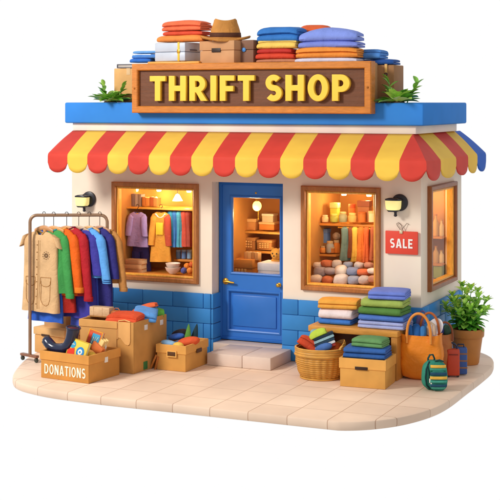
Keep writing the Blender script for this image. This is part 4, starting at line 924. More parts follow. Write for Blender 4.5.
# ================================================================== THINGS ON THE PAVEMENT
def edge_frame(A, B):
    a, b_ = Vector((*gp(*A), 0)), Vector((*gp(*B), 0)); d = b_-a; return a, math.atan2(d.y, d.x), d.length, mpp(b_.x, b_.y)
def open_box(name, label, A, B, d, hpx, c='#D39A54', band=0, th=.014, flare=1.0, cat='box', inner='#7A5028', rotfix=0):
    a, rot, w, m_ = edge_frame(A, B); H = hpx*m_; t = thing(name, label, cat, (a.x, a.y, 0), rot+rotfix); b = bm_new()
    hb = H-(band or 0)
    box(b, 0, w, 0, th, .002, H, .005); box(b, 0, w, d-th, d, .002, H, .005); box(b, 0, th, th+.0005, d-th-.0005, .002, H, .004); box(b, w-th, w, th+.0005, d-th-.0005, .002, H, .004); box(b, th, w-th, th, d-th, .004, .02, 0)
    obj('case', b, card(c), t, 30)
    if band:
        b = bm_new(); e = .010
        frame_xy(b, -e, w+e, -e, d+e, H-band, H+.006, .018+e, .004); obj('band', b, card(lighten(c)), t, 30)
    return t, w, H, d
def lighten(h, k=1.06):
    h = h.lstrip('#'); return '#%02X%02X%02X' % tuple(min(255, int(int(h[i:i+2], 16)*k)) for i in (0, 2, 4))
def frame_xy(bm, x0, x1, y0, y1, z0, z1, t, bv=.004):
    prof = [(0, z0+bv), (bv, z0), (t-bv, z0), (t, z0+bv), (t, z1-bv), (t-bv, z1), (bv, z1), (0, z1-bv)]
    R = [[bm.verts.new(p) for p in ((x0+i, y0+i, z), (x1-i, y0+i, z), (x1-i, y1-i, z), (x0+i, y1-i, z))] for i, z in prof]
    for a, b_ in zip(R, R[1:]+[R[0]]):
        for i in range(4): j = (i+1) % 4; bm.faces.new((a[i], b_[i], b_[j], a[j]))
def TM(t): return Matrix.Translation(t.location)@t.rotation_euler.to_matrix().to_4x4()
def put(o, t, x, y, z, rot=(0, 0, 0)):           # stand something in or on a thing (stays top-level)
    p = TM(t)@Vector((x, y, z)); o.location = p; o.rotation_euler = (rot[0], rot[1], rot[2]+t.rotation_euler.z); return o
# DONATIONS box
dn, dw, dH, dd = open_box('donation_box', 'low open cardboard box lettered DONATIONS, filled with a boot and books', (41, 377.5), (88.5, 384), .62, 27.3, '#CE9048', .10)
tx_ = text('DONATIONS', 'lettering', .118, .165, .003, paint('#FFF2DC', .5), dn, width=dw*.86, gap=.17); tx_.location = (dw*.51, -.0035, dH*.36)
b = bm_new(); box(b, dw-.003, dw+.014, dd*.50, dd*.50+.06, dH*.62, dH*.62+.065, .004); obj('sticker', b, mat('#F0EAE0', .4), dn, 30)
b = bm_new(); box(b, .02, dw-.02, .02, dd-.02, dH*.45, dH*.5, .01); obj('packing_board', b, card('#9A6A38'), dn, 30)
# boot
bt = thing('rubber_boot', 'shiny navy black boot lying in the DONATIONS box', 'boot'); put(bt, dn, -.035, .13, dH-.025); bt.scale = (1.08, 1.08, 1.12)
b = bm_new()
path = [(-.010, 0, .150), (.0, 0, .138), (.022, 0, .112), (.06, 0, .076), (.12, 0, .048), (.20, 0, .045), (.285, 0, .055), (.345, 0, .10), (.375, 0, .17), (.390, 0, .235), (.40, 0, .285)]
rad = [.020, .042, .054, .058, .050, .054, .062, .068, .066, .068, .072]
def oval_tube(b, path, rad, sy=1.15, n=20, cap1=True):
    rings = []
    for i, p in enumerate(path):
        p = Vector(p); d = (Vector(path[min(i+1, len(path)-1)])-Vector(path[max(0, i-1)])).normalized(); s = Vector((0, 1, 0)); u_ = d.cross(s).normalized()
        rings.append([p+u_*rad[i]*math.cos(a)+s*rad[i]*sy*math.sin(a) for a in [2*PI*k/n for k in range(n)]])
    loft(b, rings, True, True, cap1)
oval_tube(b, path, rad); obj('shaft', b, mat('#1E2440', .22, .1, 5, spec=.6), bt, 60)
b = bm_new(); tube(b, [(.43*0+.40+.074*math.cos(a)*.98, .083*math.sin(a), .287+.012*math.cos(a)*-1) for a in [2*PI*k/20 for k in range(21)]], .009, 8, cap=False); obj('rim', b, mat('#2E3450', .3), bt, 60)
b = bm_new(); oval_tube(b, [(p[0]-.012*0, 0, p[2]-r*.72) if i > 1 else (p[0]-r*.8, 0, p[2]-r*.1) for i, (p, r) in enumerate(zip(path[2:7], rad[2:7]))], [.018, .02, .02, .02, .022], 2.3, 16); obj('sole', b, mat('#14161F', .5), bt, 60)
# books
def book(label, t, w, h, th, x, y, z, rot, cover, spine='#D8A030', art=None):
    k = thing('picture_book', label, 'book'); put(k, t, x, y, z, rot)
    b = bm_new(); box(b, 0, w, 0, .006, 0, h, .003); box(b, 0, w, th-.006, th, 0, h, .003); box(b, 0, .006, .0065, th-.0065, 0, h, .002); obj('cover', b, paint(cover, .35), k, 30)
    b = bm_new(); box(b, .007, w-.006, .0065, th-.0065, .005, h-.005, 0); obj('pages', b, mat('#F4E6C4', .6), k, 0)
    b = bm_new(); frame(b, .0, w, .0, h, [(0.0, .0005), (.0, -.002), (.011, -.002), (.011, .0005)]); obj('border', b, paint(spine, .4), k, 20)
    for nm, kind, col, pr in (art or []):
        b = bm_new()
        if kind == 'rect': box(b, pr[0], pr[1], -.0035, -.0005, pr[2], pr[3], .001)
        if kind == 'disc': lathe(b, [(.001, 0), (pr[2], 0), (pr[2]*.95, .003), (.001, .0035)], 24, M=Matrix.Translation((pr[0], -.0005-(pr[3] if len(pr) > 3 else 0), pr[1]))@Matrix.Rotation(PI/2, 4, 'X'))
        if kind == 'tri':
            vs = [b.verts.new((p[0], -.003, p[1])) for p in pr]; b.faces.new(vs)
        if kind == 'line': tube(b, [(p[0], -.005, p[1]) for p in pr], .005, 6)
        obj(nm, b, paint(col, .4), k, 30)
    return k
book('picture book with red, yellow and blue cover leaning at the front of the DONATIONS box', dn, .30, .225, .035, .335, .05, dH-.025, (-.30, .17, -.05), '#E8C848', '#C8A030',
     [('red_area', 'tri', '#E03A28', [(.013, .013), (.135, .013), (.105, .115), (.013, .085)]), ('blue_area', 'disc', '#2E86C8', (.20, .09, .062)), ('emblem', 'disc', '#F4F0E0', (.20, .09, .034, .003)), ('emblem_centre', 'disc', '#3A9AD0', (.20, .09, .015, .006)), ('sky_area', 'disc', '#3AA0C8', (.065, .150, .045)), ('squiggle', 'line', '#F4F0E0', [(.035, .15), (.045, .165), (.055, .145), (.068, .165), (.08, .148), (.095, .16)])])
book('orange framed picture book with a blue panel standing at the back of the DONATIONS box', dn, .215, .24, .035, .40, .33, dH+.03, (-.28, .18, -.05), '#C85A30', '#E8A030', [('blue_panel', 'rect', '#3A9AC0', (.07, .19, .045, .20)), ('squiggle', 'line', '#F0F0DC', [(.09, .08), (.10, .16), (.12, .11), (.135, .17), (.15, .12), (.17, .17)]), ('red_strip', 'rect', '#D84830', (.015, .06, .03, .2))])
def small(name, label, cat, t, x, y, z, fn, m, rot=(0, 0, 0), sm=50):
    b = bm_new(); fn(b); o = obj(name, b, m, None, sm); put(o, t, x, y, z, rot); return tag(o, label, cat)
small('baby_shoe', 'small mauve and rust shoe tucked between the books in the DONATIONS box', 'shoe', dn, .43, .26, dH+.045, lambda b: (blob(b, (0, 0, 0), (.095, .05, .04), .9, nz=.1), blob(b, (.05, 0, .03), (.045, .045, .035), .9)), cloth('#9A6070'))
small('paper_bundle', 'tan bundle of papers standing at the right in the DONATIONS box', 'paper bundle', dn, .56, .36, dH+.04, lambda b: [box(b, -.07+.0*i, .10, -.02+.028*i, .003+.028*i, -.02, .13+.012*i, .006) for i in range(3)], paint('#F0C880', .5), (-.35, .35, -.3))
small('paper_bundle', 'orange brown striped notebook lying over the tan papers in the DONATIONS box', 'notebook', dn, .60, .30, dH+.01, lambda b: [box(b, -.09, .09, -.01+.02*i, .006+.02*i, -.02, .085, .005) for i in range(3)], paint('#D8743A', .5), (-.2, .5, -.15))
small('comb', 'white curved tag hanging at the right inside the DONATIONS box', 'tag', dn, .66, .40, dH+.04, lambda b: tube(b, [(0, 0, .07), (.02, 0, .05), (.012, 0, 0), (-.01, 0, -.05)], [.012, .018, .018, .012], 8), mat('#E8E4E0', .4))
small('banana', 'yellow rounded cloth pouch at the right front of the DONATIONS box', 'pouch', dn, .62, .17, dH-.015, lambda b: blob(b, (0, 0, 0), (.085, .05, .035), .9, nz=.1), cloth('#F0C040'))
bpy.data.objects['banana'].name = 'cloth_pouch'
bpy.data.objects['comb'].name = 'paper_tag'
# lidded box behind, left
a, rot, w, m_ = edge_frame((34.5, 352), (60, 356)); t = thing('storage_box', 'tan lidded storage box behind the boot, left of the rack post foot', 'box', (a.x, a.y, 0), rot); H = 26*m_; d = .68
lb = t
b = bm_new(); box(b, 0, w+.08, 0, d, .002, H*.70, .010); obj('case', b, card('#DDA566'), t, 30)
b = bm_new(); box(b, -.012, w+.092, -.012, d+.012, H*.70+.003, H+.0, .012); obj('lid', b, card('#E6B478'), t, 30)
b = bm_new(); box(b, w*.30, w*.62, -.0165, -.010, H*.68, H*.76, .004); obj('handle_slot', b, mat('#4A3020', .6), t, 30)
b = bm_new(); tube(b, [(w*.5, .25, H+.004), (w*.7, .32, H+.004), (w*.55, .42, H+.004), (w*.8, .5, H+.004)], .010, 6); tube(b, [(w*.35, .3, H+.004), (w*.5, .4, H+.004), (w*.42, .5, H+.004)], .008, 6); obj('printed_mark', b, mat('#5A3A24', .6), t, 50)
small('flat_cap', 'dark brown and red flat cap lying on the tan lidded box', 'cap', lb, w*.98, d*.62, H+.028, lambda b: (blob(b, (0, 0, 0), (.12, .10, .028), .9, nz=.12), blob(b, (-.09, -.03, -.008), (.07, .06, .012), .9)), cloth('#5A2A28'))
small('red_scarf_ball', 'small orange red cloth knob on top of the dark flat cap', 'cloth', lb, w*.95, d*.62, H+.062, lambda b: blob(b, (0, 0, 0), (.05, .04, .022), .9, nz=.2), cloth('#D8482C'))
bpy.data.objects['red_scarf_ball'].name = 'crumpled_cloth'
# tall cardboard boxes behind the rack
def gbox(label, u0, u1, vb, vt, d, c, name='cardboard_box', Yoff=None):
    a, rot, w, m_ = edge_frame((u0, vb), (u1, vb+(u1-u0)*.09)); t = thing(name, label, 'box', (a.x, a.y, 0), rot); H = (vb-vt)*m_
    b = bm_new(); box(b, 0, w, 0, d, .002, H, .010); obj('case', b, card(c), t, 30)
    b = bm_new(); box(b, w*.42, w*.58, -.004, d+.004, H*.82, H+.004, .001); obj('tape', b, mat('#D8B080', .4), t, 20); return t, w, H, d
gbox('tall tan carton standing behind the left garments, beside the rack post', 44, 66, 352, 292, .3, '#C89C6C')
gbox('tall brown carton standing behind the middle garments of the rack', 72, 90, 352, 286, .3, '#B88A5C')
# carton A and B
ca = open_box('cardboard_box', 'wide open carton behind the DONATIONS box with books on its rim', (80, 369), (116.5, 372.5), .42, 50.5, '#CF9858', .085)
cb = open_box('cardboard_box', 'tall open carton heaped with folded clothes, white stickers on its side', (116.8, 372.3), (133.5, 374.3), .76, 51.5, '#C6904F', 0)
t, w, H, d = cb
def flap(b):
    rows = []; pts = [(.01, H+.004), (w*.30, H+.012), (w*.7, H+.010), (w+.004, H-.012)]
    V = [(.025, -.20), (.06, -.205), (.09, -.235), (.13, -.275), (.17, -.285), (.195, -.27), (.205, -.23)]
    ring = [(.025, 0, H-.004)]+[(x_, 0, H+z_) for x_, z_ in V]+[(.205, 0, H-.004)]
    f0 = [b.verts.new((p[0], -.004, p[2])) for p in ring]; f1 = [b.verts.new((p[0], -.010, p[2])) for p in ring]
    b.faces.new(f1); b.faces.new(f0[::-1])
    for i in range(len(ring)): j = (i+1) % len(ring); b.faces.new((f0[i], f0[j], f1[j], f1[i]))
    tube(b, [(.012, -.004, H-.22), (.012, -.006, H-.03), (.035, -.006, H+.008), (.12, .0, H+.022), (.20, -.002, H+.006)], .008, 8)
b = bm_new(); flap(b); obj('tape_flap', b, card('#E2AA68'), t, 40)
for yy, zz in ((.24, .845), (.60, .86)):
    b = bm_new(); box(b, w-.001, w+.006, yy, yy+.07, H*zz-.03, H*zz+.035, .003); obj('sticker', b, mat('#ECE8E4', .4), t, 30)
b = bm_new(); box(b, w-.001, w+.005, .22, .31, .015, .115, .003); obj('recycling_mark', b, mat('#3C7A44', .5), t, 30)
tA, wA, HA, dA_ = ca
small('wooden_box', 'long pale wooden box lying on the rim of the wide carton', 'box', tA, -.02, .26, HA+.008, lambda b: (box(b, 0, .30, 0, .12, 0, .115, .008), box(b, .06, .065, -.003, .01, .005, .11, 0), box(b, .19, .195, -.003, .01, .005, .11, 0)), wood('#E0B88C', (1, 1, 4)), (0, 0, -.05), 30)
small('leather_purse', 'small rust brown purse on the rim of the wide carton', 'purse', tA, .38, .26, HA+.05, lambda b: (blob(b, (0, 0, 0), (.075, .045, .05), .6), tube(b, [(-.05, 0, .04), (-.02, 0, .075), (.02, 0, .075), (.05, 0, .04)], .006, 6)), mat('#B0602C', .4, bump=.1))
small('slat_board', 'thin card laid across the back of the wide carton', 'card', tA, -.03, .22, HA+.001, lambda b: box(b, 0, wA+.04, 0, .19, 0, .006, .002), card('#B07C44'))
def _n(): pass
def heap(name, label, c, t, x, y, z, w, d, h, rot=(0, 0, 0), layers=2, seed=0, puff=.02, cat='folded cloth', soft=1.4):
    b = bm_new(); folded(b, w, d, h, layers, seed, puff, soft=soft); o = obj(name, b, cloth(c), None, 50); put(o, t, x, y, z, rot); return tag(o, label, cat)
heap('folded_cloth', 'red orange folded cloth lying over the front rim of the tall carton', '#E8502A', t, .02, .16, H-.02, .42, .30, .10, (.05, .0, .15), 3, 41)
heap('rolled_cloth', 'thin orange rolled cloth behind the red cloth on the tall carton', '#E86030', t, .02, .62, H+.05, .36, .10, .06, (0, -.35, .1), 2, 42)
heap('folded_cloth', 'sky blue towel slumped over the clothes in the tall carton', '#5AA0EA', t, .11, .47, H-.015, .30, .34, .115, (.16, .12, .5), 4, 43, .0, 'towel')
small('rolled_cloth', 'green rolled towel at the back of the tall carton', 'towel', t, .13, .66, H-.005, lambda b: (tube(b, [(-.13, 0, 0), (-.125, 0, .0), (-.06, 0, .01), (.06, 0, .0), (.10, 0, -.01), (.105, 0, -.01)], [.03, .085, .09, .085, .08, .03], 18)), cloth('#58A83A'), (0, 0, .9))
# small crate
cr = open_box('fruit_crate', 'small open cardboard crate of bright toys beside the doorstep', (157, 369.5), (185.5, 372.3), .60, 25.5, '#D39A50', .10)
t, w, H, d = cr
b = bm_new(); box(b, w*.40, w*.68, -.022, -.0105, H-.125, H-.075, .005); obj('handle_slot', b, mat('#5A3A20', .5), t, 30); b = bm_new(); box(b, w+.0105, w+.022, d*.45, d*.68, H-.125, H-.075, .005); obj('handle_slot', b, mat('#5A3A20', .5), t, 30)
b = bm_new(); frame(b, w*.37, w*.71, H-.14, H-.062, [(0, -.0105), (0, -.026), (.012, -.026), (.012, -.0105)]); obj('handle_rim', b, card('#E8B060'), t, 30)
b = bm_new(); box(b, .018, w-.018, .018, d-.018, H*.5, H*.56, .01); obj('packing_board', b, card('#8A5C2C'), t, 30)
Z0 = H-.045
def fin(b):
    rows = []
    for q in [i/8 for i in range(9)]:
        r = .058*(1-q)**.7+.002; rows.append([(r*math.cos(a)+.02*q, r*.5*math.sin(a), .27*q) for a in [2*PI*k/14 for k in range(14)]])
    loft(b, rows)
small('toy_cone', 'green pointed felt toy standing up in the small crate', 'toy', t, .25, .34, Z0, fin, cloth('#5E9A3A'), (0, 0, .2))
small('toy_cone', 'dark teal pointed felt toy beside the green one in the small crate', 'toy', t, .30, .40, Z0, fin, cloth('#24404A'), (0, .12, .4))
small('plush_toy', 'orange red rounded cushion toy at the right of the small crate', 'toy', t, .315, .24, Z0+.06, lambda b: blob(b, (0, 0, 0), (.155, .075, .062), .95), cloth('#E2562A'), (0, -.22, .25))
small('plush_toy', 'deep blue rounded pouch in the small crate', 'toy', t, .085, .36, Z0+.09, lambda b: blob(b, (0, 0, 0), (.115, .07, .042), .9, nz=.1), cloth('#3A6AC8'), (0, -.2, .1))
small('plush_toy', 'black bowl shaped cap behind the blue pouch in the small crate', 'toy', t, .10, .43, Z0+.11, lambda b: blob(b, (0, 0, 0), (.12, .07, .065), .85, nz=.1), cloth('#2A2228'), (0, -.3, .1))
small('plush_toy', 'pale blue and white rolled sock at the front left of the small crate', 'toy', t, .09, .14, Z0+.035, lambda b: blob(b, (0, 0, 0), (.11, .06, .045), .85), cloth('#8CBCE8'), (0, .1, 0))
small('plush_toy', 'grey blue small roll in the middle of the small crate', 'toy', t, .20, .22, Z0+.04, lambda b: blob(b, (0, 0, 0), (.10, .045, .04), .9), cloth('#4A6080'), (0, -.3, .3))
small('ball', 'yellow ball at the front of the small crate', 'ball', t, .255, .09, Z0+.03, lambda b: blob(b, (0, 0, 0), (.075, .06, .048)), cloth('#F0BE48'))
q = gp(149.5, 369); t = thing('wooden_easel', 'two small orange brown wooden slats leaning against the crate', 'wooden slats', (q[0], q[1]+.02, 0), .1)
b = bm_new(); box(b, -.012, .014, -.012, .012, 0, .20, .004, M=Matrix.Rotation(.45, 4, 'Y')); obj('slat', b, wood('#C87830'), t, 30)
b = bm_new(); box(b, -.012, .014, -.012, .012, 0, .17, .004, M=Matrix.Translation((.075, -.02, 0))@Matrix.Rotation(.25, 4, 'Y')); obj('slat', b, wood('#B86A28'), t, 30)
# basket
bx0, by0 = gp(320, 377.5); mb = mpp(bx0, by0)
bk = thing('wicker_basket', 'round woven wicker basket with folded cloths at the left of the bench', 'basket', (bx0, by0, 0)); RB, RT_, HB = 19.5*mb, 25*mb, 30.5*mb
b = bm_new(); n = 120; rings = []
def bring(r, z, amp=.0): return [((r+amp*abs(math.sin(a*11)))*math.cos(a), (r+amp*abs(math.sin(a*11)))*math.sin(a)*.92, z) for a in [2*PI*k/n for k in range(n)]]
for q in [i/12 for i in range(13)]:
    r = RB+(RT_-RB)*(1-(1-q)**1.9)+.004*math.sin(q*60); rings.append(bring(r-.012, .004+(HB*.76)*q, .014))
rings += [bring(RT_-.015, HB*.99), bring(RT_-.035, HB*.98), bring(RB-.02, .03)]
loft(b, rings, True, True, True); obj('woven_body', b, mat('#CF9440', .5, .10, 8, kind='weave'), bk, 60)
b = bm_new()
for (z, r, rr_) in ((HB*.78, RT_+.006, .010), (HB*.985, RT_-.006, .017), (.012, RB+.002, .012)): tube(b, [(r*math.cos(a), r*math.sin(a)*.92, z) for a in [2*PI*k/48 for k in range(49)]], rr_, 8, cap=False)
loft(b, [bring(RT_+.002, HB*.79), bring(RT_+.008, HB*.88), bring(RT_+.002, HB*.975)], True, False, False)
obj('rim', b, mat('#DCA24C', .45, .10, 8, kind='weave'), bk, 60)
b = bm_new()
a0_, a1_ = -.35, 1.25
rings = []
for k in range(17):
    a = a0_+(a1_-a0_)*k/16; up_ = math.sin(PI*k/16)**.6*.085+.004; r = RT_+.0
    rings.append([((r+dx)*math.cos(a), (r+dx)*math.sin(a)*.92, z) for dx, z in ((.010, HB*.97), (.014, HB+up_*.8), (0, HB+up_), (-.016, HB+up_*.8), (-.014, HB*.97))])
loft(b, rings, True); obj('handle', b, mat('#DCA24C', .45, .10, 8, kind='weave'), bk, 60)
b = bm_new(); lathe(b, [(.001, 0), (RT_*.86, 0), (RT_*.86, .02), (.001, .03)], 32, sy=.92); o = obj('inner_tray', b, cloth('#A85A24'), bk, 60); o.location = (0, 0, HB*.66)
heap('folded_cloth', 'red orange folded blanket standing at the left in the basket', '#DE4A28', bk, -.150, -.04, HB*.90, .32, .24, .13, (-.25, .60, .25), 3, 51, .02)
heap('rolled_cloth', 'lime green rolled cloth lying across the top of the basket', '#BCD63C', bk, -.01, .0, HB+.125, .22, .11, .075, (.0, -.45, .30), 2, 52, .02)
small('rolled_cloth', 'pale teal rolled cloth behind the lime roll in the basket', 'folded cloth', bk, -.11, .14, HB+.14, lambda b: blob(b, (0, 0, 0), (.07, .06, .05), .8), cloth('#8AB4B8'))
for i, (c, nm) in enumerate([('#B03A34', 'dark red'), ('#E8ECEC', 'white'), ('#30485C', 'dark slate'), ('#9CC4CC', 'pale teal'), ('#26384A', 'navy')]):
    heap('folded_cloth', nm+' band of the striped folded cloths in the basket', c, bk, .085-.012*i, -.02+.012*i, HB*.97+.033*i, .26, .22, .034, (-.1, -.38, .45), 1, 60+i, 0, soft=.6)
small('rolled_cloth', 'blue rolled cloth at the right front of the basket', 'folded cloth', bk, .085, -.10, HB*1.04, lambda b: blob(b, (0, 0, 0), (.11, .05, .05), .85), cloth('#4A72B8'), (0, -.35, .2))
small('crumpled_cloth', 'rust red crumpled cloth at the right in the basket', 'folded cloth', bk, .16, .08, HB*.98, lambda b: blob(b, (0, 0, 0), (.09, .09, .06), .9, nz=.5), cloth('#C0521E'))
# bench
B0 = Vector((*gp(397.5, 381.5), 0)); mB = mpp(B0.x, B0.y)
bh = (381.5-331.8)*mB
bx1 = B0.x; byf = B0.y
bxl_ = fp(308, 0, byf)[0]; bd = -.06-byf
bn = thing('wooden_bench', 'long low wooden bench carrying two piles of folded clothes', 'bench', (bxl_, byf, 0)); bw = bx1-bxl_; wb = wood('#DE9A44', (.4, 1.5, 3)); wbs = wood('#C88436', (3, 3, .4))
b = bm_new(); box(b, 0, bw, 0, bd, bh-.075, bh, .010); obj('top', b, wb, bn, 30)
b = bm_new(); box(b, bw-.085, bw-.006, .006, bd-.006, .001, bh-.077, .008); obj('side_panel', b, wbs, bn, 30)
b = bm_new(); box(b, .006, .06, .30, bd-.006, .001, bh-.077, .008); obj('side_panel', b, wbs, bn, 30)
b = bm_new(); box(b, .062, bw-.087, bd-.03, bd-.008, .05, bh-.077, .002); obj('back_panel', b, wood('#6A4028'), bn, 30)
def bfold(label, c, u0, u1, vb, vt, Y, d, rot=0, layers=2, seed=0, puff=0, soft=1.0):
    x0, z0 = fp(u0, vb, Y); x1, z1 = fp(u1, vt, Y); w_ = (x1-x0)
    return add_fold('folded_cloth', label, 'folded cloth', c, w_, d, (z1-z0), ((x0+x1)/2, Y+d/2, z0), rot, layers, seed, puff, None, .08, soft)
def pile(rows, Y, d):
    """rows from the bottom up: label, colour, u0, u1, height px, rotation, layers, seed, puff; each stands on the one below"""
    z = bh+.003
    for (lab, c, u0, u1, hp, rt, ly, sd, pf) in rows:
        x0 = fp(u0, 0, Y)[0]; x1 = fp(u1, 0, Y)[0]; h_ = hp*mpp(x0, Y)
        add_fold('folded_cloth', lab, 'folded cloth', c, (x1-x0), d, h_*1.07, ((x0+x1)/2, Y+d/2, z), rt, ly, sd, pf, None, .08, .55); z += h_*1.06+.001
    return z
YL_ = byf+.14
pile([('blue folded cloth at the bottom of the left bench pile', '#3A78D0', 318, 350, 5.2, .0, 2, 71, 0), ('cream pink folded cloth in the middle of the left bench pile', '#EFDCDA', 318, 351, 9.4, .03, 2, 72, 0), ('yellow orange folded cloth on top of the left bench pile', '#F4A83C', 316.5, 354, 8.6, .14, 4, 73, .0)], YL_, .34)
YR_ = byf+.06
pile([('pale lavender folded cloth at the bottom of the right bench pile', '#A8B0E0', 357, 402.5, 7.4, 0, 4, 81, 0), ('blue folded cloth second from the bottom of the right bench pile', '#4F78CC', 357.5, 402.5, 5.4, .02, 2, 82, 0), ('dark green folded cloth in the right bench pile', '#55863A', 358, 401, 7.2, -.05, 2, 83, 0), ('lime green folded cloth in the right bench pile', '#A0B650', 359.5, 401, 7.6, .05, 2, 84, .0), ('periwinkle folded cloth on top of the right bench pile', '#6C83DC', 366, 402, 8.0, .12, 4, 85, .0)], YR_, .46)
small('rubber_ball', 'grey blue ball on the ground under the bench', 'ball', bn, bw*.52, .42, .27, lambda b: blob(b, (0, 0, 0), (.07, .07, .07)), cloth('#7A8CC0'))
small('shoe_box', 'dim brown shoe box under the bench carrying the grey blue ball', 'box', bn, bw*.52-.14, .30, .0, lambda b: (box(b, 0, .28, 0, .24, .002, .15, .006), box(b, -.006, .286, -.006, .246, .152, .199, .006)), card('#7A5030'), sm=30)
# box in front of the bench
fbx = open_box('cardboard_box', 'open cardboard box of blue and green cloths in front of the bench', (340, 386.2), (385.2, 389.8), .46, 28.6, '#DAA254', .115)
t, w, H, d = fbx
b = bm_new(); box(b, w*.34, w*.62, -.017, -.0105, H-.122, H-.085, .004); obj('handle_slot', b, mat('#3A2418', .6), t, 30)
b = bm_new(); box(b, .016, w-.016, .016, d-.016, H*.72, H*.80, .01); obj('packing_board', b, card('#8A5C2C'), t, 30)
z = H*.80+.004
for i, (c, lab) in enumerate([('#2B599F', 'lowest blue folded cloth in the box before the bench'), ('#2E5EA8', 'middle blue folded cloth in the box before the bench'), ('#3163B0', 'upper blue folded cloth in the box before the bench')]):
    heap('folded_cloth', lab, c, t, w*.5, d*.5, z, w*.93, d*.84, .062, (0, 0, .04*(i-1)), 2, 90+i, 0, soft=.6); z += .063
heap('folded_cloth', 'mid green folded towel on top of the blue cloths in the box', '#62985A', t, w*.56, d*.52, z, w*.70, d*.66, .105, (0, 0, -.10), 4, 95, .0, 'towel', soft=1.0)
# tote
tb0 = gp(418.5, 381); mt = mpp(*tb0); tt = thing('tote_bag', 'large bright orange tote bag stuffed with blue and white things', 'tote bag', (tb0[0], tb0[1]+.13, 0), .12)
Wt, Ht = 42*mt, 47*mt
def bag(bm, W, D, H, seed, taper=.92, open_=.02, top=0):
    rings = []; n = 48
    for q in [i/16 for i in range(17)]:
        z = H*q; k = taper+(1-taper)*q+.05*math.sin(PI*q)*(1-q); bz = (.55 if q == 0 else .93 if q < .07 else 1)
        ring = []
        for i in range(n):
            a = 2*PI*i/n; ca, sa = math.cos(a), math.sin(a)
            x = W/2*k*bz*math.copysign(abs(ca)**.45, ca); y = D/2*bz*(1+.25*math.sin(PI*q))*math.copysign(abs(sa)**.6, sa)
            nz_ = noise.noise(Vector((x*9+seed, y*6, z*8)))*.022+noise.noise(Vector((x*4, z*16+seed, 1)))*.014
            l_ = math.hypot(x, y) or 1; ring.append((x+x/l_*nz_, y+y/l_*nz_, z+(-.035*math.cos(a*1)*0-.03*(1-abs(ca)**2)*(q**6)+.002)))
        rings.append(ring)
    top_ = rings[-1]; rings += [[(p[0]*.96, p[1]*.90, p[2]-.004) for p in top_], [(p[0]*.93, p[1]*.82, p[2]-.12) for p in top_]]
    loft(bm, rings, True, True, True); return rings
om = mat('#F08A1E', .48, .07, 4, .14, 60, .35, kind='cloth')
b = bm_new(); bag(b, Wt*1.0, .20, Ht, 3, .98); obj('bag_body', b, om, tt, 70)
def handle(b, x0, x1, y, z0, zt_, r, lean=0):
    b_ = []; n = 20
    for i in range(n+1):
        a = PI*i/n; b_.append(((x0+x1)/2-(x1-x0)/2*math.cos(a), y+lean*math.sin(a), z0+(zt_-z0)*(math.sin(a)**.8)))
    tube(b, [(x0, y, z0-.06)]+b_+[(x1, y, z0-.06)], r, 10)
b = bm_new(); handle(b, -.16, .13, -.118, Ht*.90, Ht*1.43, .017); obj('handle', b, mat('#E8913A', .45, .06, 4, .1), tt, 60)
b = bm_new(); handle(b, -.04, .20, .085, Ht*.90, Ht*1.40, .015); obj('handle', b, mat('#B8622C', .45, .06, 4, .1), tt, 60)
for i, (x_, y_, rx_, hz, c, lab) in enumerate([(-.135, -.02, .055, .17, '#2C6CB8', 'blue rounded slipper standing at the left in the orange tote'), (-.055, -.03, .06, .20, '#2460A8', 'larger blue slipper standing in the middle of the orange tote'), (.015, -.02, .045, .16, '#3A80C4', 'blue slipper at the right of the pair in the orange tote')]):
    small('slipper', lab, 'slipper', tt, x_, y_, Ht*.97, lambda b: blob(b, (0, 0, 0), (rx_, .045, hz*.62), .85, nz=.1), cloth(c), (0, .1*(i-1), 0))
small('plate', 'white oval plate standing at the right of the orange tote', 'plate', tt, .145, .11, Ht*1.08, lambda b: (lathe(b, [(.001, 0), (.06, .0), (.105, .014), (.108, .020), (.06, .012), (.001, .012)], 36, M=Matrix.Rotation(.5, 4, 'Y')@Matrix.Rotation(PI/2-.1, 4, 'X')@Matrix.Rotation(0, 4, 'Z'), sx=.85, sy=1.15)), mat('#F0F0F4', .3), (0, 0, 0), 40)
small('scarf_bundle', 'beige strap of cloth curving between the slippers and the plate', 'scarf', tt, .07, .03, Ht*.95, lambda b: tube(b, [(0, 0, 0), (.005, 0, .10), (.03, 0, .15), (.07, 0, .12), (.085, 0, .0)], [.02, .022, .02, .02, .018], 10), cloth('#D8B898'))
small('mauve_pouch', 'mauve pouch with looped handle behind the orange tote', 'pouch', tt, -.045, .15, Ht*1.22, lambda b: (blob(b, (0, 0, -.03), (.05, .035, .10), .8), tube(b, [(-.03+.035*math.cos(a)+.06, 0, .05+.06*math.sin(a)) for a in [i*PI/10 for i in range(11)]], .011, 8)), cloth('#7A6AA0'))
bpy.data.objects['mauve_pouch'].name = 'cloth_pouch'
# brown bag behind
q2 = (tb0[0]+.13, tb0[1]+.42); t3 = thing('tote_bag', 'brown shopping bag half hidden behind the orange tote', 'tote bag', (q2[0], q2[1], 0), .35)
b = bm_new(); bag(b, .34, .18, Ht*.95, 9, .86); obj('bag_body', b, mat('#B9713A', .5, .07, 4, .12, 50, .3, kind='cloth'), t3, 70)
b = bm_new(); handle(b, -.02, .16, -.09, Ht*.88, Ht*1.18, .013); obj('handle', b, mat('#8A4A28', .45), t3, 60)
small('round_pouch', 'indigo rolled shirt poking out of the brown shopping bag', 'shirt', t3, .0, -.01, Ht*1.01, lambda b: blob(b, (0, 0, 0), (.06, .045, .09), .8, nz=.15), cloth('#3C468C'))
bpy.data.objects['round_pouch'].name = 'rolled_shirt'
small('round_pouch', 'dark green rolled shirt beside the indigo one in the brown bag', 'shirt', t3, .10, .0, Ht*.98, lambda b: blob(b, (0, 0, 0), (.05, .045, .07), .8, nz=.15), cloth('#3A5A48'))
bpy.data.objects['round_pouch'].name = 'rolled_shirt'
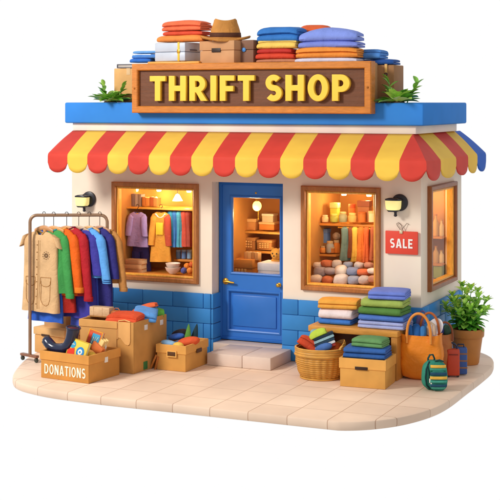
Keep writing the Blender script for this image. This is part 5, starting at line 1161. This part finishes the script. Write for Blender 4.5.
# backpack
q3 = gp(432, 391); mk = mpp(*q3); bp_ = thing('backpack', 'small teal green backpack with yellow and blue stripes, nearest the kerb', 'backpack', (q3[0], q3[1]+.10, 0), .40)
Wk, Hk, Dk = 27.5*mk, 31*mk, .20
teal = cloth('#2E8A72')
def pack(b, W, D, H, y0=0, z0=.004, e=.55, bulge=.1, shear=0):
    rings = []; n = 36
    for q in [i/14 for i in range(15)]:
        k = (1-abs(2*q-1)**5)**.5*1.0 if 0 < q < 1 else .55
        k = max(k, .55); k *= 1+bulge*math.sin(PI*min(1, q*1.15))*.5-.10*q
        rings.append([(W/2*k*math.copysign(abs(math.cos(a))**e, math.cos(a)), y0+D/2*k*math.copysign(abs(math.sin(a))**e, math.sin(a)), z0+H*q) for a in [2*PI*j/n for j in range(n)]])
    loft(b, rings)
b = bm_new(); pack(b, Wk*.93, Dk, Hk*.93); obj('pack_body', b, teal, bp_, 70)
b = bm_new(); pack(b, Wk*.64, .07, Hk*.66, -Dk*.52, .012, .5); o = obj('front_pocket', b, cloth('#2A7F70'), bp_, 70); o.location = (Wk*.10, 0, 0)
for i, (z_, w_, c, h_) in enumerate([(.20, .60, '#24506A', .030), (.33, .60, '#3FA088', .028), (.45, .62, '#F0B840', .036), (.58, .60, '#24506A', .034), (.70, .60, '#3A9A80', .03), (.80, .56, '#F0B840', .036), (.13, .52, '#48A890', .024)]):
    b = bm_new(); ww = Wk*w_/2; yy = -Dk*.52-.036-(.002 if z_ < .7 else -.03)
    rings = []
    for k in range(11):
        x_ = -ww+2*ww*k/10; yc = yy+.016*(abs(x_/ww)**3)+(.010 if .2 > z_ else 0)
        rings.append([(x_, yc-.008+.0*a_[0]+.011*a_[0]*.6, Hk*z_+a_[1]*h_/2) for a_ in [(math.cos(t_), math.sin(t_)) for t_ in [2*PI*j/10 for j in range(10)]]])
    loft(b, rings); o = obj('stripe', b, cloth(c), bp_, 60); o.location = (Wk*.10, 0, 0)
b = bm_new(); tube(b, [(-.07+.0, .02, Hk*.88), (-.075, .0, Hk*1.0), (-.055, -.01, Hk*1.12), (-.02, -.01, Hk*1.13), (.0, 0, Hk*1.0), (.0, .02, Hk*.9)], .011, 8); tube(b, [(.0, -.05, Hk*.93), (.05, -.06, Hk*.985), (.10, -.05, Hk*.93)], .009, 8); obj('carry_handle', b, cloth('#1E4A48'), bp_, 60)
b = bm_new(); tube(b, [(-.065, -.05, Hk*.93), (-.105, -.095, Hk*.7), (-.115, -.105, Hk*.42), (-.10, -.10, Hk*.18), (-.06, -.09, Hk*.05)], .009, 8); tube(b, [(-.085, -.07, Hk*.86), (-.07, -.105, Hk*.55), (-.075, -.11, Hk*.3)], .007, 8); obj('zip', b, cloth('#163A3C'), bp_, 60)
b = bm_new(); box(b, -.075, -.045, -.130, -.120, Hk*.28, Hk*.42, .008); box(b, -.060, -.030, -.136, -.1305, Hk*.24, Hk*.36, .008); obj('tag', b, mat('#F0EAE0', .5), bp_, 40)
# small red case + blue one
q4 = gp(452, 377.5); mr_ = mpp(*q4); rc = thing('suitcase', 'small upright red suitcase on black wheels beside the backpack', 'suitcase', (q4[0], q4[1]+.05, 0), .35); Wr, Hr = 12.5*mr_, 28*mr_
b = bm_new(); box(b, -Wr/2, Wr/2, -.055, .055, .02, Hr, .018, seg=3); obj('shell', b, mat('#C8482C', .4, .06, 5, .05), rc, 40)
b = bm_new(); box(b, -Wr/2-.003, Wr/2+.003, -.004, .004, .03, Hr-.01, .002); obj('seam', b, mat('#7A2A1C', .5), rc, 30)
for sx in (-.055, .055):
    b = bm_new(); lathe(b, [(.001, -.012), (.016, -.012), (.018, 0), (.016, .012), (.001, .012)], 16, M=Matrix.Translation((sx, -.03, .018))@Matrix.Rotation(PI/2, 4, 'X')); obj('wheel', b, blk, rc, 40)
b = bm_new(); tube(b, [(-.04, 0, Hr-.005), (-.045, 0, Hr+.05), (-.02, 0, Hr+.075), (.02, 0, Hr+.06), (.045, 0, Hr+.03), (.05, 0, Hr-.005)], .010, 8); obj('handle', b, mat('#2A3450', .4), rc, 60)
b = bm_new(); box(b, -Wr/2+.02, Wr/2-.02, -.060, -.0555, Hr*.80, Hr*.84, .002); obj('zip', b, mat('#8A3020', .4), rc, 30)
rc2 = thing('suitcase', 'slim blue suitcase with brown bands behind the red one', 'suitcase', (q4[0]+.055, q4[1]+.20, 0), .35); b = bm_new(); box(b, -.07, .075, -.05, .05, .012, Hr*1.0, .018, seg=3); obj('shell', b, mat('#3C5A9A', .4, .06, 5, .05), rc2, 40)
for z_ in (.25, .5, .75): b = bm_new(); box(b, -.072, .077, -.053, .053, Hr*z_, Hr*z_+.02, .004); obj('band', b, mat('#9A6A48', .5), rc2, 30)
b = bm_new(); tube(b, [(-.04, 0, Hr*.99), (-.035, 0, Hr*1.1), (.035, 0, Hr*1.1), (.04, 0, Hr*.99)], .009, 8); obj('handle', b, mat('#22304C', .4), rc2, 60)
# potted plant
q5 = gp(467, 363.5); mp_ = mpp(*q5); pt = thing('potted_plant', 'bushy green plant in a terracotta pot at the right corner of the shop', 'plant', (q5[0], q5[1], 0)); H5 = 35.5*mp_; R5 = 16.5*mp_
b = bm_new(); lathe(b, [(.001, .003), (R5*.68, .003), (R5*.72, .02), (R5*.93, H5*.74), (R5*.935, H5*.76), (R5*1.0, H5*.77), (R5*1.03, H5*.80), (R5*1.045, H5*.97), (R5*1.02, H5), (R5*.93, H5), (R5*.90, H5*.90), (.001, H5*.88)], 48); obj('pot', b, mat('#C47E3C', .5, .08, 4, .1, 40), pt, 40)
b = bm_new(); lathe(b, [(.001, H5*.885), (R5*.895, H5*.885), (R5*.7, H5*.93), (.001, H5*.95)], 32); obj('soil', b, mat('#3E2A1E', .9, .3, 20, .6, 40), pt, 60)
random.seed(21); b = bm_new(); Hp = 50*mp_
stems = []
for k in range(20):
    az = k*2.399; tilt = 1.05*math.sqrt((k+.3)/20); L_ = Hp*(1.0-.27*tilt)*random.uniform(.86, 1.02)
    pts = []; 
    for i in range(7):
        q = i/6; an = tilt*(.78+.22*q); pts.append(Vector((math.cos(az)*math.sin(an)*L_*q*.80, math.sin(az)*math.sin(an)*L_*q*.80, H5*.9+L_*q*math.cos(an))))
    tube(b, pts, [.010-.001*i for i in range(7)], 6, mi=2); stems.append((pts, az, tilt))
for pts, az, tilt in stems:
    for j in range(10):
        q = .14+.84*j/9; i = min(5, int(q*6)); p = pts[i].lerp(pts[i+1], q*6-i)
        la = j*2.4+az; ll = (.235-.10*q)*random.uniform(.85, 1.15)
        leaf(b, p, la, .35+.55*q+random.uniform(-.2, .2), ll, ll*.50, .9, mi=random.choice([0, 0, 1, 2] if q < .6 else [0, 1, 1]), cup=.16, n=8)
    p = pts[-1]
    for j in range(5): leaf(b, p, j*1.257, 1.05, .11, .042, .4, mi=1, cup=.2)
obj('foliage', b, [leafm('#78C442'), leafm('#ACE05A'), leafm('#54A438')], pt, 60)
b = bm_new()
for k in range(9):
    a = random.uniform(0, 2*PI); zz = H5+random.uniform(.12, .42); r_ = random.uniform(.10, .2); blob(b, (r_*math.cos(a)*.9, -abs(r_*math.sin(a))-.02, zz), (.026, .026, .030), 1, 14, 8)
obj('buds', b, leafm('#A6D858'), pt, 60)
# ================================================================== LIGHT, CAMERA
w = bpy.data.worlds.new('World'); S.world = w; w.use_nodes = True; nt = w.node_tree; bg = nt.nodes['Background']
tc = nt.nodes.new('ShaderNodeTexCoord'); dp = nt.nodes.new('ShaderNodeVectorMath'); dp.operation = 'DOT_PRODUCT'; dp.inputs[1].default_value = (FX, FY, 0)
nt.links.new(tc.outputs['Generated'], dp.inputs[0]); mr = nt.nodes.new('ShaderNodeMapRange'); mr.interpolation_type = 'SMOOTHSTEP'
mr.inputs['From Min'].default_value = .25; mr.inputs['From Max'].default_value = .8; mr.inputs['To Min'].default_value = WORLD_BACK; mr.inputs['To Max'].default_value = 1.0
nt.links.new(dp.outputs['Value'], mr.inputs['Value']); nt.links.new(mr.outputs['Result'], bg.inputs['Strength']); bg.inputs['Color'].default_value = (1, 1, 1, 1)
def area(loc, target, size, e, col):
    l = bpy.data.lights.new('softbox', 'AREA'); l.shape = 'DISK'; l.size = size; l.energy = e; l.color = col; o = bpy.data.objects.new('studio_softbox', l); C.objects.link(o); o.location = loc
    o.rotation_euler = (Vector(target)-Vector(loc)).to_track_quat('-Z', 'Y').to_euler(); o.visible_camera = True
area((-6.0, -10.0, 8.0), (0, -.5, 1.2), 3.2, KEY_E, (1, .965, .92))
area((9.0, -9.0, 4.0), (0, 0, 1.2), 5.0, FILL_E, (.90, .93, 1))
cam = bpy.data.cameras.new('Camera'); co = bpy.data.objects.new('Camera', cam); C.objects.link(co)
co.location = (CX, CY, HC); co.rotation_euler = (PI/2, 0, TH); cam.sensor_width = 36; cam.lens = FL/500*36; cam.shift_y = -.30; cam.clip_end = 500
S.camera = co
S.view_settings.view_transform = 'Standard'; S.view_settings.look = 'None'; S.view_settings.exposure = 0; S.view_settings.gamma = 1
S.render.engine = 'CYCLES'; S.render.resolution_x = 1024; S.render.resolution_y = 1024
